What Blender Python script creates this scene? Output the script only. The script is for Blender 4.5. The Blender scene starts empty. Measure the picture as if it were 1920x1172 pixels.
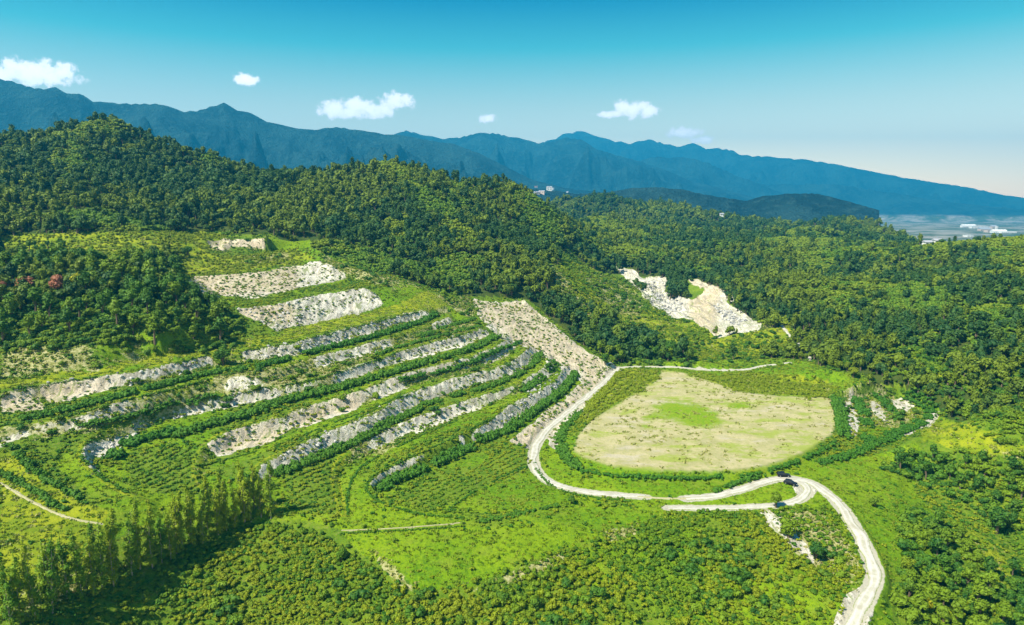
import bpy, bmesh, math, random
import numpy as np
from mathutils import Vector, Matrix, noise
from mathutils.geometry import delaunay_2d_cdt

random.seed(7); RNG = np.random.default_rng(11)
S = bpy.context.scene
COL = S.collection
R = math.radians

# ------------------------------------------------------------------ camera, world, sun, exposure
CAMZ = 100.0
FPX, CX, CY = 1280.0, 960.0, 586.0            # focal length and centre in photo pixels
PITCH = math.atan(201.0/FPX)
cd = bpy.data.cameras.new('camera'); cam = bpy.data.objects.new('camera', cd); COL.objects.link(cam)
cam.location = (0, 0, CAMZ); cam.rotation_euler = (R(90)-PITCH, 0, 0)
cd.sensor_width = 36; cd.lens = 36*FPX/1920; cd.clip_start = 1; cd.clip_end = 60000
S.camera = cam
S.view_settings.view_transform = 'Standard'; S.view_settings.look = 'None'
S.view_settings.exposure = 0.95; S.view_settings.gamma = 1; S.view_settings.use_curve_mapping = False
SUN_DIR = Vector((-0.52, -0.33, 0.79)).normalized()     # towards the sun: from the left, a little behind
SUN_EL = math.asin(SUN_DIR.z); SUN_AZ = math.atan2(SUN_DIR.x, SUN_DIR.y)
sd = bpy.data.lights.new('sun', 'SUN'); sun = bpy.data.objects.new('sun', sd); COL.objects.link(sun)
sd.energy = 5.0; sd.angle = R(0.5); sd.color = (1.0, 0.94, 0.80)
sun.rotation_euler = SUN_DIR.to_track_quat('Z', 'Y').to_euler(); sun.location = (0, 0, 300)
S.cycles.volume_bounces = 0; S.cycles.max_bounces = 5; S.cycles.diffuse_bounces = 3
S.cycles.transparent_max_bounces = 8; S.cycles.transmission_bounces = 2

def px_dir(px, py):
    dx = (px-CX)/FPX; dy = -(py-CY)/FPX
    x = dx; y = math.cos(PITCH)+dy*math.sin(PITCH); z = -math.sin(PITCH)+dy*math.cos(PITCH)
    h = math.hypot(x, y)
    return x/h, y/h, z/h                        # horizontal unit direction and tangent of elevation
def P(px, py, z=None, D=None):                  # photo pixel + height below camera (or horizontal distance) -> world point
    ux, uy, t = px_dir(px, py)
    if D is None: D = z/t
    return (ux*D, uy*D, CAMZ+t*D)
def to_px(x, y, z):                             # world arrays -> photo pixels
    zc = z-CAMZ; c, s = math.cos(PITCH), math.sin(PITCH)
    f = y*c-zc*s; u = y*s+zc*c
    f = np.maximum(f, 1e-3)
    return CX+FPX*x/f, CY-FPX*u/f

def nd(nt, typ, loc=(0, 0), **kw):
    n = nt.nodes.new(typ)
    for k, v in kw.items():
        if k.startswith('i_'): n.inputs[int(k[2:]) if k[2:].isdigit() else k[2:]].default_value = v
        else: setattr(n, k, v)
    return n
def lk(nt, a, b): nt.links.new(a, b)
def mth(nt, op, a, b=None, clamp=False):
    n = nt.nodes.new('ShaderNodeMath'); n.operation = op; n.use_clamp = clamp
    for i, v in enumerate((a, b)):
        if v is None: continue
        if isinstance(v, (int, float)): n.inputs[i].default_value = v
        else: nt.links.new(v, n.inputs[i])
    return n.outputs[0]
def sstep(nt, v, a, b):
    n = nt.nodes.new('ShaderNodeMapRange'); n.interpolation_type = 'SMOOTHSTEP'
    nt.links.new(v, n.inputs[0]); n.inputs[1].default_value = a; n.inputs[2].default_value = b
    return n.outputs[0]
def mixc(nt, f, a, b, mode='MIX'):
    n = nt.nodes.new('ShaderNodeMix'); n.data_type = 'RGBA'; n.blend_type = mode
    if isinstance(f, (int, float)): n.inputs[0].default_value = f
    else: nt.links.new(f, n.inputs[0])
    for i, v in ((6, a), (7, b)):
        if isinstance(v, tuple): n.inputs[i].default_value = (*v[:3], 1)
        else: nt.links.new(v, n.inputs[i])
    return n.outputs[2]
def noisen(nt, vec, scale, detail=4, rough=.55):
    n = nt.nodes.new('ShaderNodeTexNoise'); n.inputs['Scale'].default_value = scale
    n.inputs['Detail'].default_value = detail; n.inputs['Roughness'].default_value = rough
    if vec is not None: nt.links.new(vec, n.inputs['Vector'])
    return n.outputs[0]

# world: Nishita sky, its hue graded with height, and fair-weather clouds low over the mountains
W = bpy.data.worlds.new('World'); S.world = W; W.use_nodes = True
nt = W.node_tree; nt.nodes.clear()
out = nt.nodes.new('ShaderNodeOutputWorld'); bg = nt.nodes.new('ShaderNodeBackground'); lk(nt, bg.outputs[0], out.inputs[0])
sky = nt.nodes.new('ShaderNodeTexSky'); sky.sky_type = 'NISHITA'; sky.sun_disc = False
sky.sun_elevation = SUN_EL; sky.sun_rotation = SUN_AZ; sky.altitude = 300; sky.air_density = 1.0; sky.dust_density = 0.6; sky.ozone_density = 1.0
bg.inputs[1].default_value = 0.10
geo = nt.nodes.new('ShaderNodeTexCoord'); sep = nt.nodes.new('ShaderNodeSeparateXYZ'); lk(nt, geo.outputs['Generated'], sep.inputs[0])
el = mth(nt, 'ARCSINE', sep.outputs[2]); az = mth(nt, 'ARCTAN2', sep.outputs[0], sep.outputs[1])
ramp = nt.nodes.new('ShaderNodeValToRGB'); lk(nt, mth(nt, 'MULTIPLY', el, 1/(math.pi/2), True), ramp.inputs[0])
cr = ramp.color_ramp; cr.elements[0].position = 0.0; cr.elements[0].color = (3.0, 1.95, 1.12, 1)
SKYRAMP = [(0.045, (2.4, 1.6, .95)), (0.085, (1.5, 1.25, .78)), (0.135, (.26, .92, .68)), (0.18, (.0, .43, .54)), (0.35, (.12, .46, .56)), (1.0, (.26, .52, .60))]
for p_, c_ in SKYRAMP[:-1]:
    e = cr.elements.new(p_); e.color = (*c_, 1)
cr.elements[-1].position = 1.0; cr.elements[-1].color = (*SKYRAMP[-1][1], 1)
skyc = mixc(nt, 1.0, sky.outputs[0], ramp.outputs[0], 'MULTIPLY')
CLOUDS = [  # photo px, py, half width, half height of each puff
    (70, 137, 48, 17), (10, 139, 30, 12), (38, 128, 26, 9), (460, 149, 17, 9),
    (628, 206, 24, 14), (670, 200, 30, 14), (705, 207, 34, 11), (742, 191, 26, 15), (655, 211, 50, 9),
    (1188, 206, 30, 13), (1168, 202, 16, 12), (1145, 214, 26, 6), (1215, 209, 18, 9), (915, 223, 14, 7), (1283, 249, 26, 9), (1318, 262, 18, 6)]
cm = None
for (a, b, w, h) in CLOUDS:
    w *= 1.08; h *= 1.08
    ux, uy, t = px_dir(a, b); A0 = math.atan2(ux, uy); E0 = math.atan(t)
    q1 = mth(nt, 'MULTIPLY', mth(nt, 'SUBTRACT', az, A0), FPX/w); q2 = mth(nt, 'MULTIPLY', mth(nt, 'SUBTRACT', el, E0), FPX/h)
    r2 = mth(nt, 'ADD', mth(nt, 'MULTIPLY', q1, q1), mth(nt, 'MULTIPLY', q2, q2))
    g = mth(nt, 'EXPONENT', mth(nt, 'MULTIPLY', r2, -1.0))
    cm = g if cm is None else mth(nt, 'MAXIMUM', cm, g)
cn = noisen(nt, geo.outputs['Generated'], 70, 7, .62)
cmask = sstep(nt, mth(nt, 'ADD', cm, mth(nt, 'MULTIPLY', mth(nt, 'MULTIPLY', mth(nt, 'SUBTRACT', cn, .5), 2.0), sstep(nt, cm, .05, .3))), .18, .62)
cm_col = mixc(nt, sstep(nt, mth(nt, 'ADD', mth(nt, 'MULTIPLY', cm, .5), mth(nt, 'MULTIPLY', cn, 1.0)), .55, 1.05), (8.8, 8.3, 8.3), (12.0, 11.3, 10.8))
fin = mixc(nt, mth(nt, 'MULTIPLY', cmask, .93), skyc, cm_col)
lk(nt, fin, bg.inputs[0])

# ------------------------------------------------------------------ helpers for objects
def tag(o, label=None, cat=None, group=None, kind=None):
    if label: o['label'] = label
    if cat: o['category'] = cat
    if group: o['group'] = group
    if kind: o['kind'] = kind
    return o
def link(o, parent=None):
    COL.objects.link(o)
    if parent: o.parent = parent
    return o
def mesh_np(name, verts, faces, mat=None, smooth=False):
    """verts (n,3); faces (m,k) int array with k = 3 or 4"""
    me = bpy.data.meshes.new(name)
    verts = np.ascontiguousarray(verts, dtype=np.float32); faces = np.ascontiguousarray(faces, dtype=np.int32)
    k = faces.shape[1]
    me.vertices.add(len(verts)); me.vertices.foreach_set('co', verts.ravel())
    me.loops.add(faces.size); me.loops.foreach_set('vertex_index', faces.ravel())
    me.polygons.add(len(faces)); me.polygons.foreach_set('loop_start', np.arange(0, faces.size, k, dtype=np.int32))
    me.polygons.foreach_set('loop_total', np.full(len(faces), k, dtype=np.int32))
    if smooth: me.polygons.foreach_set('use_smooth', np.ones(len(faces), dtype=bool))
    me.update(calc_edges=True)
    if mat: me.materials.append(mat)
    return me
def obj_np(name, verts, faces, mat=None, parent=None, smooth=False):
    return link(bpy.data.objects.new(name, mesh_np(name, verts, faces, mat, smooth)), parent)

def vnoise(x, y, scale, seed=0):                # value noise, smooth, -1..1, arrays
    xs = x/scale+seed*17.31; ys = y/scale-seed*9.77
    xi = np.floor(xs).astype(np.int64); yi = np.floor(ys).astype(np.int64)
    fx = xs-xi; fy = ys-yi; fx = fx*fx*fx*(fx*(fx*6-15)+10); fy = fy*fy*fy*(fy*(fy*6-15)+10)
    def h(a, b):
        n = (a*374761393+b*668265263+seed*1442695041) & 0x7fffffff
        n = ((n ^ (n >> 13))*1274126177) & 0x7fffffff
        n = n ^ (n >> 16)
        return (n & 0xffff)/32767.5-1
    return (h(xi, yi)*(1-fx)+h(xi+1, yi)*fx)*(1-fy)+(h(xi, yi+1)*(1-fx)+h(xi+1, yi+1)*fx)*fy
def fbm(x, y, scale, oct=4, seed=0, gain=.5):
    a = 1.0; r = 0; t = 0
    for o in range(oct):
        r = r+a*vnoise(x, y, scale, seed+o*3); t += a; a *= gain; scale *= .5
    return r/t
def ridged(x, y, scale, oct=4, seed=0, gain=.5):
    a = 1.0; r = 0; t = 0
    for o in range(oct):
        r = r+a*(1-2*np.abs(vnoise(x, y, scale, seed+o*3))); t += a; a *= gain; scale *= .5
    return r/t

# ------------------------------------------------------------------ survey of the place: bench crests with level and face height
B = {}
B[1] = [(1000,966,-87.3,.3),(900,968,-87,.5),(830,964,-86.6,.9),(760,952,-86.3,1.3),(712,930,-86,1.8),(690,908,-85.5,2.5),(705,890,-85.2,3.0),(730,876,-84.9,3.3),(760,863,-84.5,3.6),(812,842,-84,4),(880,808,-83.3,4),(927,780,-83,4),(968,752,-82.8,4),(1010,733,-82.6,4),(1043,712,-82.5,4),(1056,690,-82.5,3.5)]
B[2] = [(645,965,-86.2,.2),(634,920,-85.6,.35),(628,885,-84.6,.9),(640,862,-83.5,1.6),(670,838,-82.5,2.3),(712,812,-81.8,2.7),(760,790,-81.2,2.9),(843,760,-80.6,3),(918,737,-80.2,3),(977,716,-80,3),(1022,690,-79.8,3),(1031,668,-79.6,2.6)]
B[3] = [(520,960,-84.5,.2),(492,930,-83,.5),(478,900,-80.8,1.5),(487,870,-79.2,3.0),(525,853,-78.6,3.8),(573,828,-78,4.1),(608,810,-77.6,4.2),(671,789,-77,4.5),(712,770,-76.6,4.6),(760,737,-76,4.8),(802,724,-75.8,4.8),(864,706,-75.5,4.8),(947,685,-75.2,4.8),(978,666,-75,4.6),(992,650,-75,4)]
B[4] = [(400,935,-81.8,.2),(367,892,-79.5,.7),(374,852,-77.2,2.0),(395,826,-76,3),(440,804,-75.2,3.6),(500,789,-74.6,3.8),(588,757,-73.5,3.8),(670,734,-72.7,4),(760,699,-71.6,4.1),(822,682,-71.2,4.1),(906,662,-70.8,4.1),(943,643,-70.6,4),(950,629,-70.5,3)]
B[5] = [(270,935,-78.6,.4),(215,912,-77,.8),(180,885,-75.5,1.5),(150,852,-73.2,3),(165,828,-72.4,3),(210,805,-71.8,3),(260,785,-71.2,3),(312,764,-70.6,3.2),(400,745,-69.8,3.4),(462,734,-69.3,3.5),(546,720,-68.8,3.5),(608,708,-68.4,3.6),(670,685,-67.8,3.6),(754,656,-67,3.6),(802,643,-66.8,3.6),(850,632,-66.6,3.6),(905,615,-66.4,3)]
B[6] = [(-80,812,-68,3),(0,802,-67.2,3),(60,791,-66.8,3),(150,778,-66.3,3),(229,752,-65.6,3),(312,734,-65.2,3),(400,709,-64.6,3.2),(483,702,-64.4,3.2),(546,683,-64,3.2),(608,665,-63.7,3.2),(670,650,-63.4,3.2),(733,632,-63.1,3.2),(796,612,-62.8,3.2),(845,594,-62.5,2.8)]
B[7] = [(-80,748,-61.5,4.2),(0,735,-61,4.2),(75,718,-60.6,4.2),(150,710,-60.4,4.2),(250,698,-60,4.2),(330,680,-59.6,4.2),(400,663,-59.2,4.2),(450,657,-59,4.2),(550,645,-58.8,4.2),(600,628,-58.5,4.2),(680,608,-58.2,4.2),(740,592,-58,4),(790,582,-57.8,3.8),(835,573,-57.5,3)]
BRUN = {1:.75, 2:1.0, 3:.85, 4:1.0, 5:.65, 6:1.0, 7:.75}   # horizontal run per metre of face
PLAIN = {   # further levelled lines: toe of the upper faces and their crests
 'a7': [(-80,730,-60.3),(0,714,-59.6),(60,702,-59.3),(150,697,-59),(230,682,-58.6),(290,668,-58.2),(400,650,-57.6),(500,632,-57.3),(540,617,-57.1),(600,604,-56.8),(660,593,-56.6),(720,580,-56.2)],
 'b8': [(435,580,-48),(540,566,-47),(600,552,-46.5),(654,543,-46),(695,537,-45.7)],
 'a8': [(405,568,-47),(430,560,-46.5),(520,548,-45.6),(600,535,-45.2),(660,528,-45)],
 'b9': [(330,520,-38.6),(430,516,-38),(500,508,-37.2),(560,500,-36.7),(612,492,-36.3)],
 'a9': [(430,509,-37.5),(520,500,-36.6),(560,492,-36.2)],
 'b10': [(415,486,-32.5),(480,480,-31.7),(555,474,-31)],
 'a10': [(420,480,-31.6),(545,468,-30.4)],
 'b11': [(370,455,-23.6),(430,449,-22.8),(505,448,-22.6)],
 'ridge': [(600,482,-33),(650,500,-37),(700,515,-41),(760,530,-46),(830,555,-54),(880,572,-60)],
 'rampl': [(888,565,-60),(890,590,-63),(925,612,-67.3),(960,635,-72.5),(1000,653,-77),(1040,671,-81),(1080,688,-84),(1112,700,-86.6)],
 'rampr': [(888,564,-59.8),(930,563,-60.5),(985,568,-63),(1010,590,-67),(1060,630,-75),(1100,665,-81),(1140,688,-86)],
 'hedge0': [(940,838,-88),(960,828,-87.6),(985,800,-87.4),(1030,765,-87.2),(1060,745,-87),(1088,715,-86.8)],
 'road': [(1162,688,-87.5),(1140,705,-88),(1105,735,-88.5),(1070,765,-88.8),(1030,800,-89.2),(1005,830,-89.4),(998,855,-89.5),(1003,880,-89.6),(1025,903,-89.7),(1070,918,-89.8),(1120,925,-89.8),(1170,929,-89.8)],
 'roadb': [(1230,935,-89.8),(1340,932,-89.4),(1390,918,-89.1),(1430,902,-88.9),(1475,895,-88.8),(1510,899,-88.9),(1545,918,-89.2),(1580,952,-90.2),(1610,1000,-91.6),(1635,1045,-92.9),(1648,1080,-93.8),(1635,1110,-94.6),(1600,1172,-95.8)],
 'oval': [(1075,843,-86.5),(1090,856,-86.5),(1140,872,-86.5),(1200,880,-86.5),(1290,882,-86.4),(1380,881,-86.3),(1440,871,-86.3),(1490,855,-86.3),(1530,834,-86.3),(1562,812,-86.3),(1569,780,-86.3),(1562,745,-86.3),(1520,745,-86.3),(1450,742,-86.4),(1390,735,-86.5),(1330,715,-86.5),(1280,698,-86.6),(1242,694,-86.6),(1235,712,-86.6),(1200,732,-86.6),(1160,757,-86.6),(1110,787,-86.5),(1085,815,-86.5),(1075,843,-86.5)],
 'ring': [(1075,790,-88.6),(1048,818,-88.8),(1042,850,-88.8),(1058,878,-88.8),(1110,897,-88.8),(1200,903,-88.8),(1290,904,-88.8),(1385,903,-88.7),(1445,893,-88.6),(1500,874,-88.6),(1550,851,-88.6),(1583,828,-88.5)],
}
PTS = [ # single surveyed points px,py,z
 (0,660,-53),(100,662,-53),(200,642,-51),(300,625,-49.5),(350,605,-47.5),(0,600,-44.5),(100,600,-44),(200,575,-41),(300,555,-39.8),(380,545,-40.5),
 (0,540,-35),(100,520,-31.8),(200,502,-29),(300,492,-30),(0,500,-29),(-80,520,-31),(-80,600,-44),(-80,680,-55),
 (100,470,-25),(200,458,-22.5),(300,447,-20.5),(400,440,-19.8),(0,470,-26),
 (0,840,-70.3),(0,905,-75.5),(100,962,-78.3),(185,985,-79.8),(0,1000,-79),(100,1050,-81.5),(0,1100,-82.5),(200,1030,-82.3),(300,990,-83),(400,965,-84.3),(300,940,-80.5),(450,930,-83.5),
 (60,890,-74.3),(120,930,-76.7),(165,950,-77.8),(-80,900,-74),(-80,1000,-78.5),(-80,1150,-83.5),(20,845,-71.2),
 (300,880,-78.3),(250,862,-77.5),(330,850,-77.4),(350,910,-79.9),(240,900,-78.1),(120,850,-73.4),(130,880,-74.9),(200,930,-77.7),(100,840,-72.4),(100,900,-75),
 (520,890,-82.2),(600,900,-83.6),(560,930,-84.4),(600,960,-85.6),(580,870,-82.7),
 (665,905,-85.3),(670,940,-86),(720,965,-86.6),(850,900,-88.2),(900,940,-88.3),(1000,930,-89),(800,930,-88.2),(960,880,-88.9),(1060,935,-89.4),
 (760,995,-87.6),(650,1000,-87.4),(900,990,-88),(1000,985,-88.5),(850,1040,-89.2),(950,1035,-89.4),(1100,1000,-89.9),(700,1040,-88.9),(780,1090,-91),(1080,945,-89.6),(1150,960,-89.9),
 (560,970,-85.6),(450,985,-86),(380,1020,-86.2),(300,1060,-86),(200,1100,-85.6),(100,1150,-85),(30,1190,-84.6),
 (560,990,-87.5),(480,1012,-89.5),(400,1050,-90.6),(300,1112,-91.6),(200,1165,-92),(640,1060,-91),(500,1085,-92.5),(400,1172,-96),(600,1172,-97),(250,1210,-96),
 (800,1110,-93),(800,1172,-97),(1000,1050,-91),(1000,1105,-93.8),(1000,1172,-97.5),(1200,1010,-90.9),(1200,1100,-95),(1200,1172,-99),(1300,1000,-91),(1400,1000,-91.2),(1500,985,-91.2),(1550,1050,-94.2),(1450,1085,-95.3),(1400,1172,-99.3),(1550,1172,-98),(1250,950,-90.2),(1330,952,-90.3),(1400,950,-90.3),(1460,948,-90.2),(1500,938,-89.8),(1250,975,-90.4),
 (1595,760,-88.2),(1590,825,-88.4),(1618,730,-88.4),(1622,780,-88.8),(1612,830,-89),(1640,745,-89.8),(1665,790,-90.2),(1690,745,-91.4),(1715,785,-91.6),(1745,775,-92.6),(1762,790,-93.4),
 (1560,872,-89.4),(1650,852,-91),(1700,815,-92.6),(1620,930,-91.8),(1700,950,-94.3),(1750,900,-94.5),(1700,1050,-96.4),(1760,1000,-97),(1850,850,-95.4),(1800,800,-94),(1900,820,-96.4),(1850,950,-98),(1900,1050,-101),(1750,1150,-100.5),(1920,1172,-105),(1850,1100,-103),(2000,900,-99),(2000,1050,-104),
 (1240,689,-87.3),(1300,693,-88),(1400,694,-88.2),(1440,684,-88.2),(1500,675,-88.5),(1450,715,-87.6),(1550,720,-88),(1380,710,-87.5),(1400,1400,-106),(700,1400,-102),(100,1400,-95),(1900,1400,-112),(-200,1300,-90),
]
HILL = [ # px,py,D horizontal distance
 (200,230,760),(120,243,770),(60,264,740),(0,252,780),(-100,240,800),(300,264,730),(360,290,700),(400,309,690),(480,309,690),(560,309,680),(640,309,690),(700,312,680),(790,308,700),(880,324,690),(930,345,680),(965,362,690),(1000,376,720),
 (-100,400,520),(0,350,600),(100,330,620),(200,330,610),(300,370,570),(400,400,540),(600,400,560),(700,400,570),(800,400,560),(100,420,500),(200,425,490),(300,425,480),(500,440,490),(600,465,470),(700,480,480),(700,508,440),(800,530,430),(870,552,430),(800,470,500),(900,500,480),(900,400,590),(960,440,560),(930,545,440),(1000,480,510),(1000,540,455),
 (1010,420,600),(1030,470,520),(1060,520,470),(1080,570,430),(1110,620,405),(1145,672,372),(1040,590,440),(1090,640,400),
 (1100,400,950),(1200,450,800),(1150,500,660),(1100,500,600),(1170,508,600),(1215,520,600),(1290,520,600),(1250,585,500),(1210,560,540),(1340,632,440),(1430,612,450),(1420,590,500),(1330,560,530),(1200,640,415),(1130,600,450),(1180,560,500),(1300,675,375),(1250,660,395),
 (1500,640,420),(1500,560,520),(1500,480,720),(1500,430,950),(1400,500,680),(1400,440,900),(1300,470,760),
 (1040,366,1350),(1100,362,1450),(1160,364,1450),(1280,366,1450),(1380,376,1400),(1430,392,1300),(1500,398,1250),(1560,378,1350),(1600,380,1350),(1640,392,1250),(1720,420,1150),(1790,438,1050),(1850,450,900),(1920,442,780),(2050,430,760),
 (1530,402,1050),(1480,425,980),(1600,430,1000),(1700,452,900),
 (1600,500,680),(1700,500,680),(1800,500,660),(1900,500,600),(1600,580,500),(1700,600,470),(1800,600,450),(1900,600,440),(1600,660,400),(1700,680,372),(1800,700,350),(1900,700,345),(1850,760,300),(1950,760,300),(2060,700,340),(2060,560,480),(1560,690,372),(1640,705,358),
]
BACK = [ # behind crests, hidden: px, D, z below camera
 (-100,950,20),(0,950,10),(200,950,10),(400,900,-40),(600,900,-60),(800,900,-70),(950,900,-80),(1000,1000,-90),(0,1300,-90),(300,1300,-100),(600,1300,-100),(900,1300,-100),
 (1100,1700,-60),(1300,1750,-70),(1500,1700,-110),(1600,1700,-105),(1750,1400,-110),(1850,1200,-112),(1950,1100,-100),(2100,1200,-100),(1500,1150,-75),(1400,1700,-80),(0,1700,-110),(600,1750,-110),(1900,1750,-116),
]
anchors = []            # for the smooth base
cdt_pts = []; cdt_edges = []
def poly_world(l): return np.array([P(a, b, z=c) for (a, b, c, *_) in l])
def resample(w, step):
    d = np.r_[0, np.cumsum(np.hypot(*(w[1:, :2]-w[:-1, :2]).T))]
    n = max(2, int(d[-1]/step)+1); s = np.linspace(0, d[-1], n)
    return np.stack([np.interp(s, d, w[:, k]) for k in range(w.shape[1])], 1)
def smooth_line(w, it=2):
    for _ in range(it):
        a = w[:-1]*.75+w[1:]*.25; b = w[:-1]*.25+w[1:]*.75
        m = np.empty((len(a)*2, w.shape[1])); m[0::2] = a; m[1::2] = b
        w = np.vstack([w[:1], m, w[-1:]])
    return w
LINES = {}
def add_cdt_line(w):
    i0 = len(cdt_pts)
    for k, p in enumerate(w): cdt_pts.append(p[:3])
    for k in range(len(w)-1): cdt_edges.append((i0+k, i0+k+1))
for k, l in B.items():
    w = np.array([(*P(a, b, z=c), h) for (a, b, c, h) in l])
    w = resample(smooth_line(w), 4.0)
    t = np.gradient(w[:, :2], axis=0); t /= np.linalg.norm(t, axis=1)[:, None]
    for _ in range(3):
        t[1:-1] = (t[:-2]+t[1:-1]*2+t[2:])/4
    nrm = np.stack([t[:, 1], -t[:, 0]], 1)      # downhill side
    toe = w.copy(); toe[:, :2] += nrm*(w[:, 3:4]*BRUN[k]+.15); toe[:, 2] -= w[:, 3]
    LINES['b%d' % k] = w; LINES['t%d' % k] = toe
    add_cdt_line(w); add_cdt_line(toe)
    anchors += [tuple(p[:3]) for p in w[::7]]
for k, l in PLAIN.items():
    w = resample(smooth_line(poly_world(l), 2), 4.0); LINES[k] = w
    add_cdt_line(w); anchors += [tuple(p) for p in w[::7]]
for (a, b, z) in PTS:
    p = P(a, b, z=z); cdt_pts.append(np.array(p)); anchors.append(p)
for (a, b, D) in HILL:
    if (b < 330 and a < 1000) or (b < 460 and a > 1000): b += 6.5*FPX/D*.75
    p = P(a, b, D=D); anchors.append(p); cdt_pts.append(np.array(p))
for (a, D, z) in BACK:
    ux, uy, _ = px_dir(a, 380); anchors.append((ux*D, uy*D, CAMZ+z))

# ------------------------------------------------------------------ terrain grid (polar, fine near, coarse far)
NA, NR = 940, 760
AZ = np.linspace(R(-50), R(50), NA); RR = np.exp(np.linspace(math.log(72), math.log(1760), NR))
GA, GR = np.meshgrid(AZ, RR)                    # rows: radius, columns: azimuth
GX = GR*np.sin(GA); GY = GR*np.cos(GA)
# smooth base through the anchors
A = np.array(anchors); cc = 12.0
dm = np.hypot(A[:, None, 0]-A[None, :, 0], A[:, None, 1]-A[None, :, 1]); N = len(A)
K = np.sqrt(dm*dm+cc*cc); M = np.zeros((N+3, N+3)); M[:N, :N] = K-np.eye(N)*3.0
M[:N, N] = 1; M[:N, N+1] = A[:, 0]; M[:N, N+2] = A[:, 1]; M[N:, :N] = M[:N, N:].T
sol = np.linalg.lstsq(M, np.r_[A[:, 2], 0, 0, 0], rcond=None)[0]
def rbf(x, y):
    o = sol[N]+sol[N+1]*x+sol[N+2]*y
    for i in range(N): o = o+sol[i]*np.sqrt((x-A[i, 0])**2+(y-A[i, 1])**2+cc*cc)
    return o
cg, cgr = slice(0, None, 5), slice(0, None, 4)
sub = rbf(GX[cgr, cg], GY[cgr, cg])
def upsample(s, ri, ci):
    t = np.empty((s.shape[0], NA))
    for i in range(s.shape[0]): t[i] = np.interp(np.arange(NA), ci, s[i])
    o = np.empty((NR, NA))
    for j in range(NA): o[:, j] = np.interp(np.arange(NR), ri, t[:, j])
    return o
ZB = upsample(sub, np.arange(NR)[cgr], np.arange(NA)[cg])
# terraces: constrained triangulation of the surveyed lines
vs, es, fs, ov, oe, of_ = delaunay_2d_cdt([Vector((p[0], p[1])) for p in cdt_pts], cdt_edges, [], 0, 0.05, True)
zin = [p[2] for p in cdt_pts]
vz = np.zeros(len(vs)); vok = np.zeros(len(vs), bool)
for i, src in enumerate(ov):
    if src: vz[i] = np.mean([zin[s] for s in src]); vok[i] = True
vx = np.array([v.x for v in vs]); vy = np.array([v.y for v in vs])
good = np.where(vok)[0]
for i in np.where(~vok)[0]:                     # crossings: nearest levels
    d = (vx[good]-vx[i])**2+(vy[good]-vy[i])**2; n2 = np.argsort(d)[:3]; vz[i] = np.mean(vz[good[n2]])
print('cdt', len(vs), 'crossings', int((~vok).sum()))
ZC = np.full((NR, NA), np.nan); lr0, dlr = math.log(72), math.log(RR[1]/RR[0]); da = AZ[1]-AZ[0]
for f in fs:
    x = vx[list(f)]; y = vy[list(f)]; z = vz[list(f)]
    r = np.hypot(x, y); a = np.arctan2(x, y)
    mids = [0, 1, 2]
    rmin = min(r.min(), *[abs(x[i]*y[(i+1) % 3]-x[(i+1) % 3]*y[i])/max(1e-6, math.hypot(x[i]-x[(i+1) % 3], y[i]-y[(i+1) % 3])) if True else 1e9 for i in mids])
    r0 = max(0, int((math.log(max(rmin, 1))-lr0)/dlr)-1); r1 = min(NR, int((math.log(r.max())-lr0)/dlr)+2)
    c0 = max(0, int((a.min()-AZ[0])/da)-1); c1 = min(NA, int((a.max()-AZ[0])/da)+2)
    if r1 <= r0 or c1 <= c0: continue
    X = GX[r0:r1, c0:c1]; Y = GY[r0:r1, c0:c1]
    den = (y[1]-y[2])*(x[0]-x[2])+(x[2]-x[1])*(y[0]-y[2])
    if abs(den) < 1e-9: continue
    l0 = ((y[1]-y[2])*(X-x[2])+(x[2]-x[1])*(Y-y[2]))/den; l1 = ((y[2]-y[0])*(X-x[2])+(x[0]-x[2])*(Y-y[2]))/den; l2 = 1-l0-l1
    m = (l0 >= -1e-4) & (l1 >= -1e-4) & (l2 >= -1e-4)
    ZC[r0:r1, c0:c1][m] = (l0*z[0]+l1*z[1]+l2*z[2])[m]

def in_poly(X, Y, poly):
    poly = np.asarray(poly, float); x0, y0 = poly.min(0); x1, y1 = poly.max(0)
    box = (X >= x0) & (X <= x1) & (Y >= y0) & (Y <= y1)
    xi = X[box]; yi = Y[box]; ins = np.zeros(xi.shape, bool)
    for i in range(len(poly)):
        ax, ay = poly[i]; bx, by = poly[(i+1) % len(poly)]
        if ay == by: continue
        c = ((ay > yi) != (by > yi)) & (xi < (bx-ax)*(yi-ay)/(by-ay)+ax)
        ins ^= c
    o = np.zeros(X.shape, bool); o[box] = ins
    return o
def blur(a, n):
    for _ in range(n):
        b = a.copy(); b[1:-1] = (a[:-2]+2*a[1:-1]+a[2:])/4
        a = b.copy(); a[:, 1:-1] = (b[:, :-2]+2*b[:, 1:-1]+b[:, 2:])/4
    return a
# where the quarry terraces and fields are (world outline, traced on the base surface)
PXb, PYb = to_px(GX, GY, np.where(np.isnan(ZC), ZB, ZC))
tz = in_poly(PXb, PYb, [(-200,705),(200,640),(400,600),(330,525),(350,460),(370,436),(520,440),(650,492),(850,552),(990,560),(1080,640),(1150,680),(1480,670),(1600,700),(1780,770),(1720,830),(1660,1000),(1680,1200),(1560,1300),(900,1000),(700,1005),(560,975),(450,985),(200,1010),(-200,960)]) & (GR < 500) & ~np.isnan(ZC)
wz = blur(tz.astype(float), 10)
Z = ZB*(1-wz)+np.where(np.isnan(ZC), ZB, ZC)*wz

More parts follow.
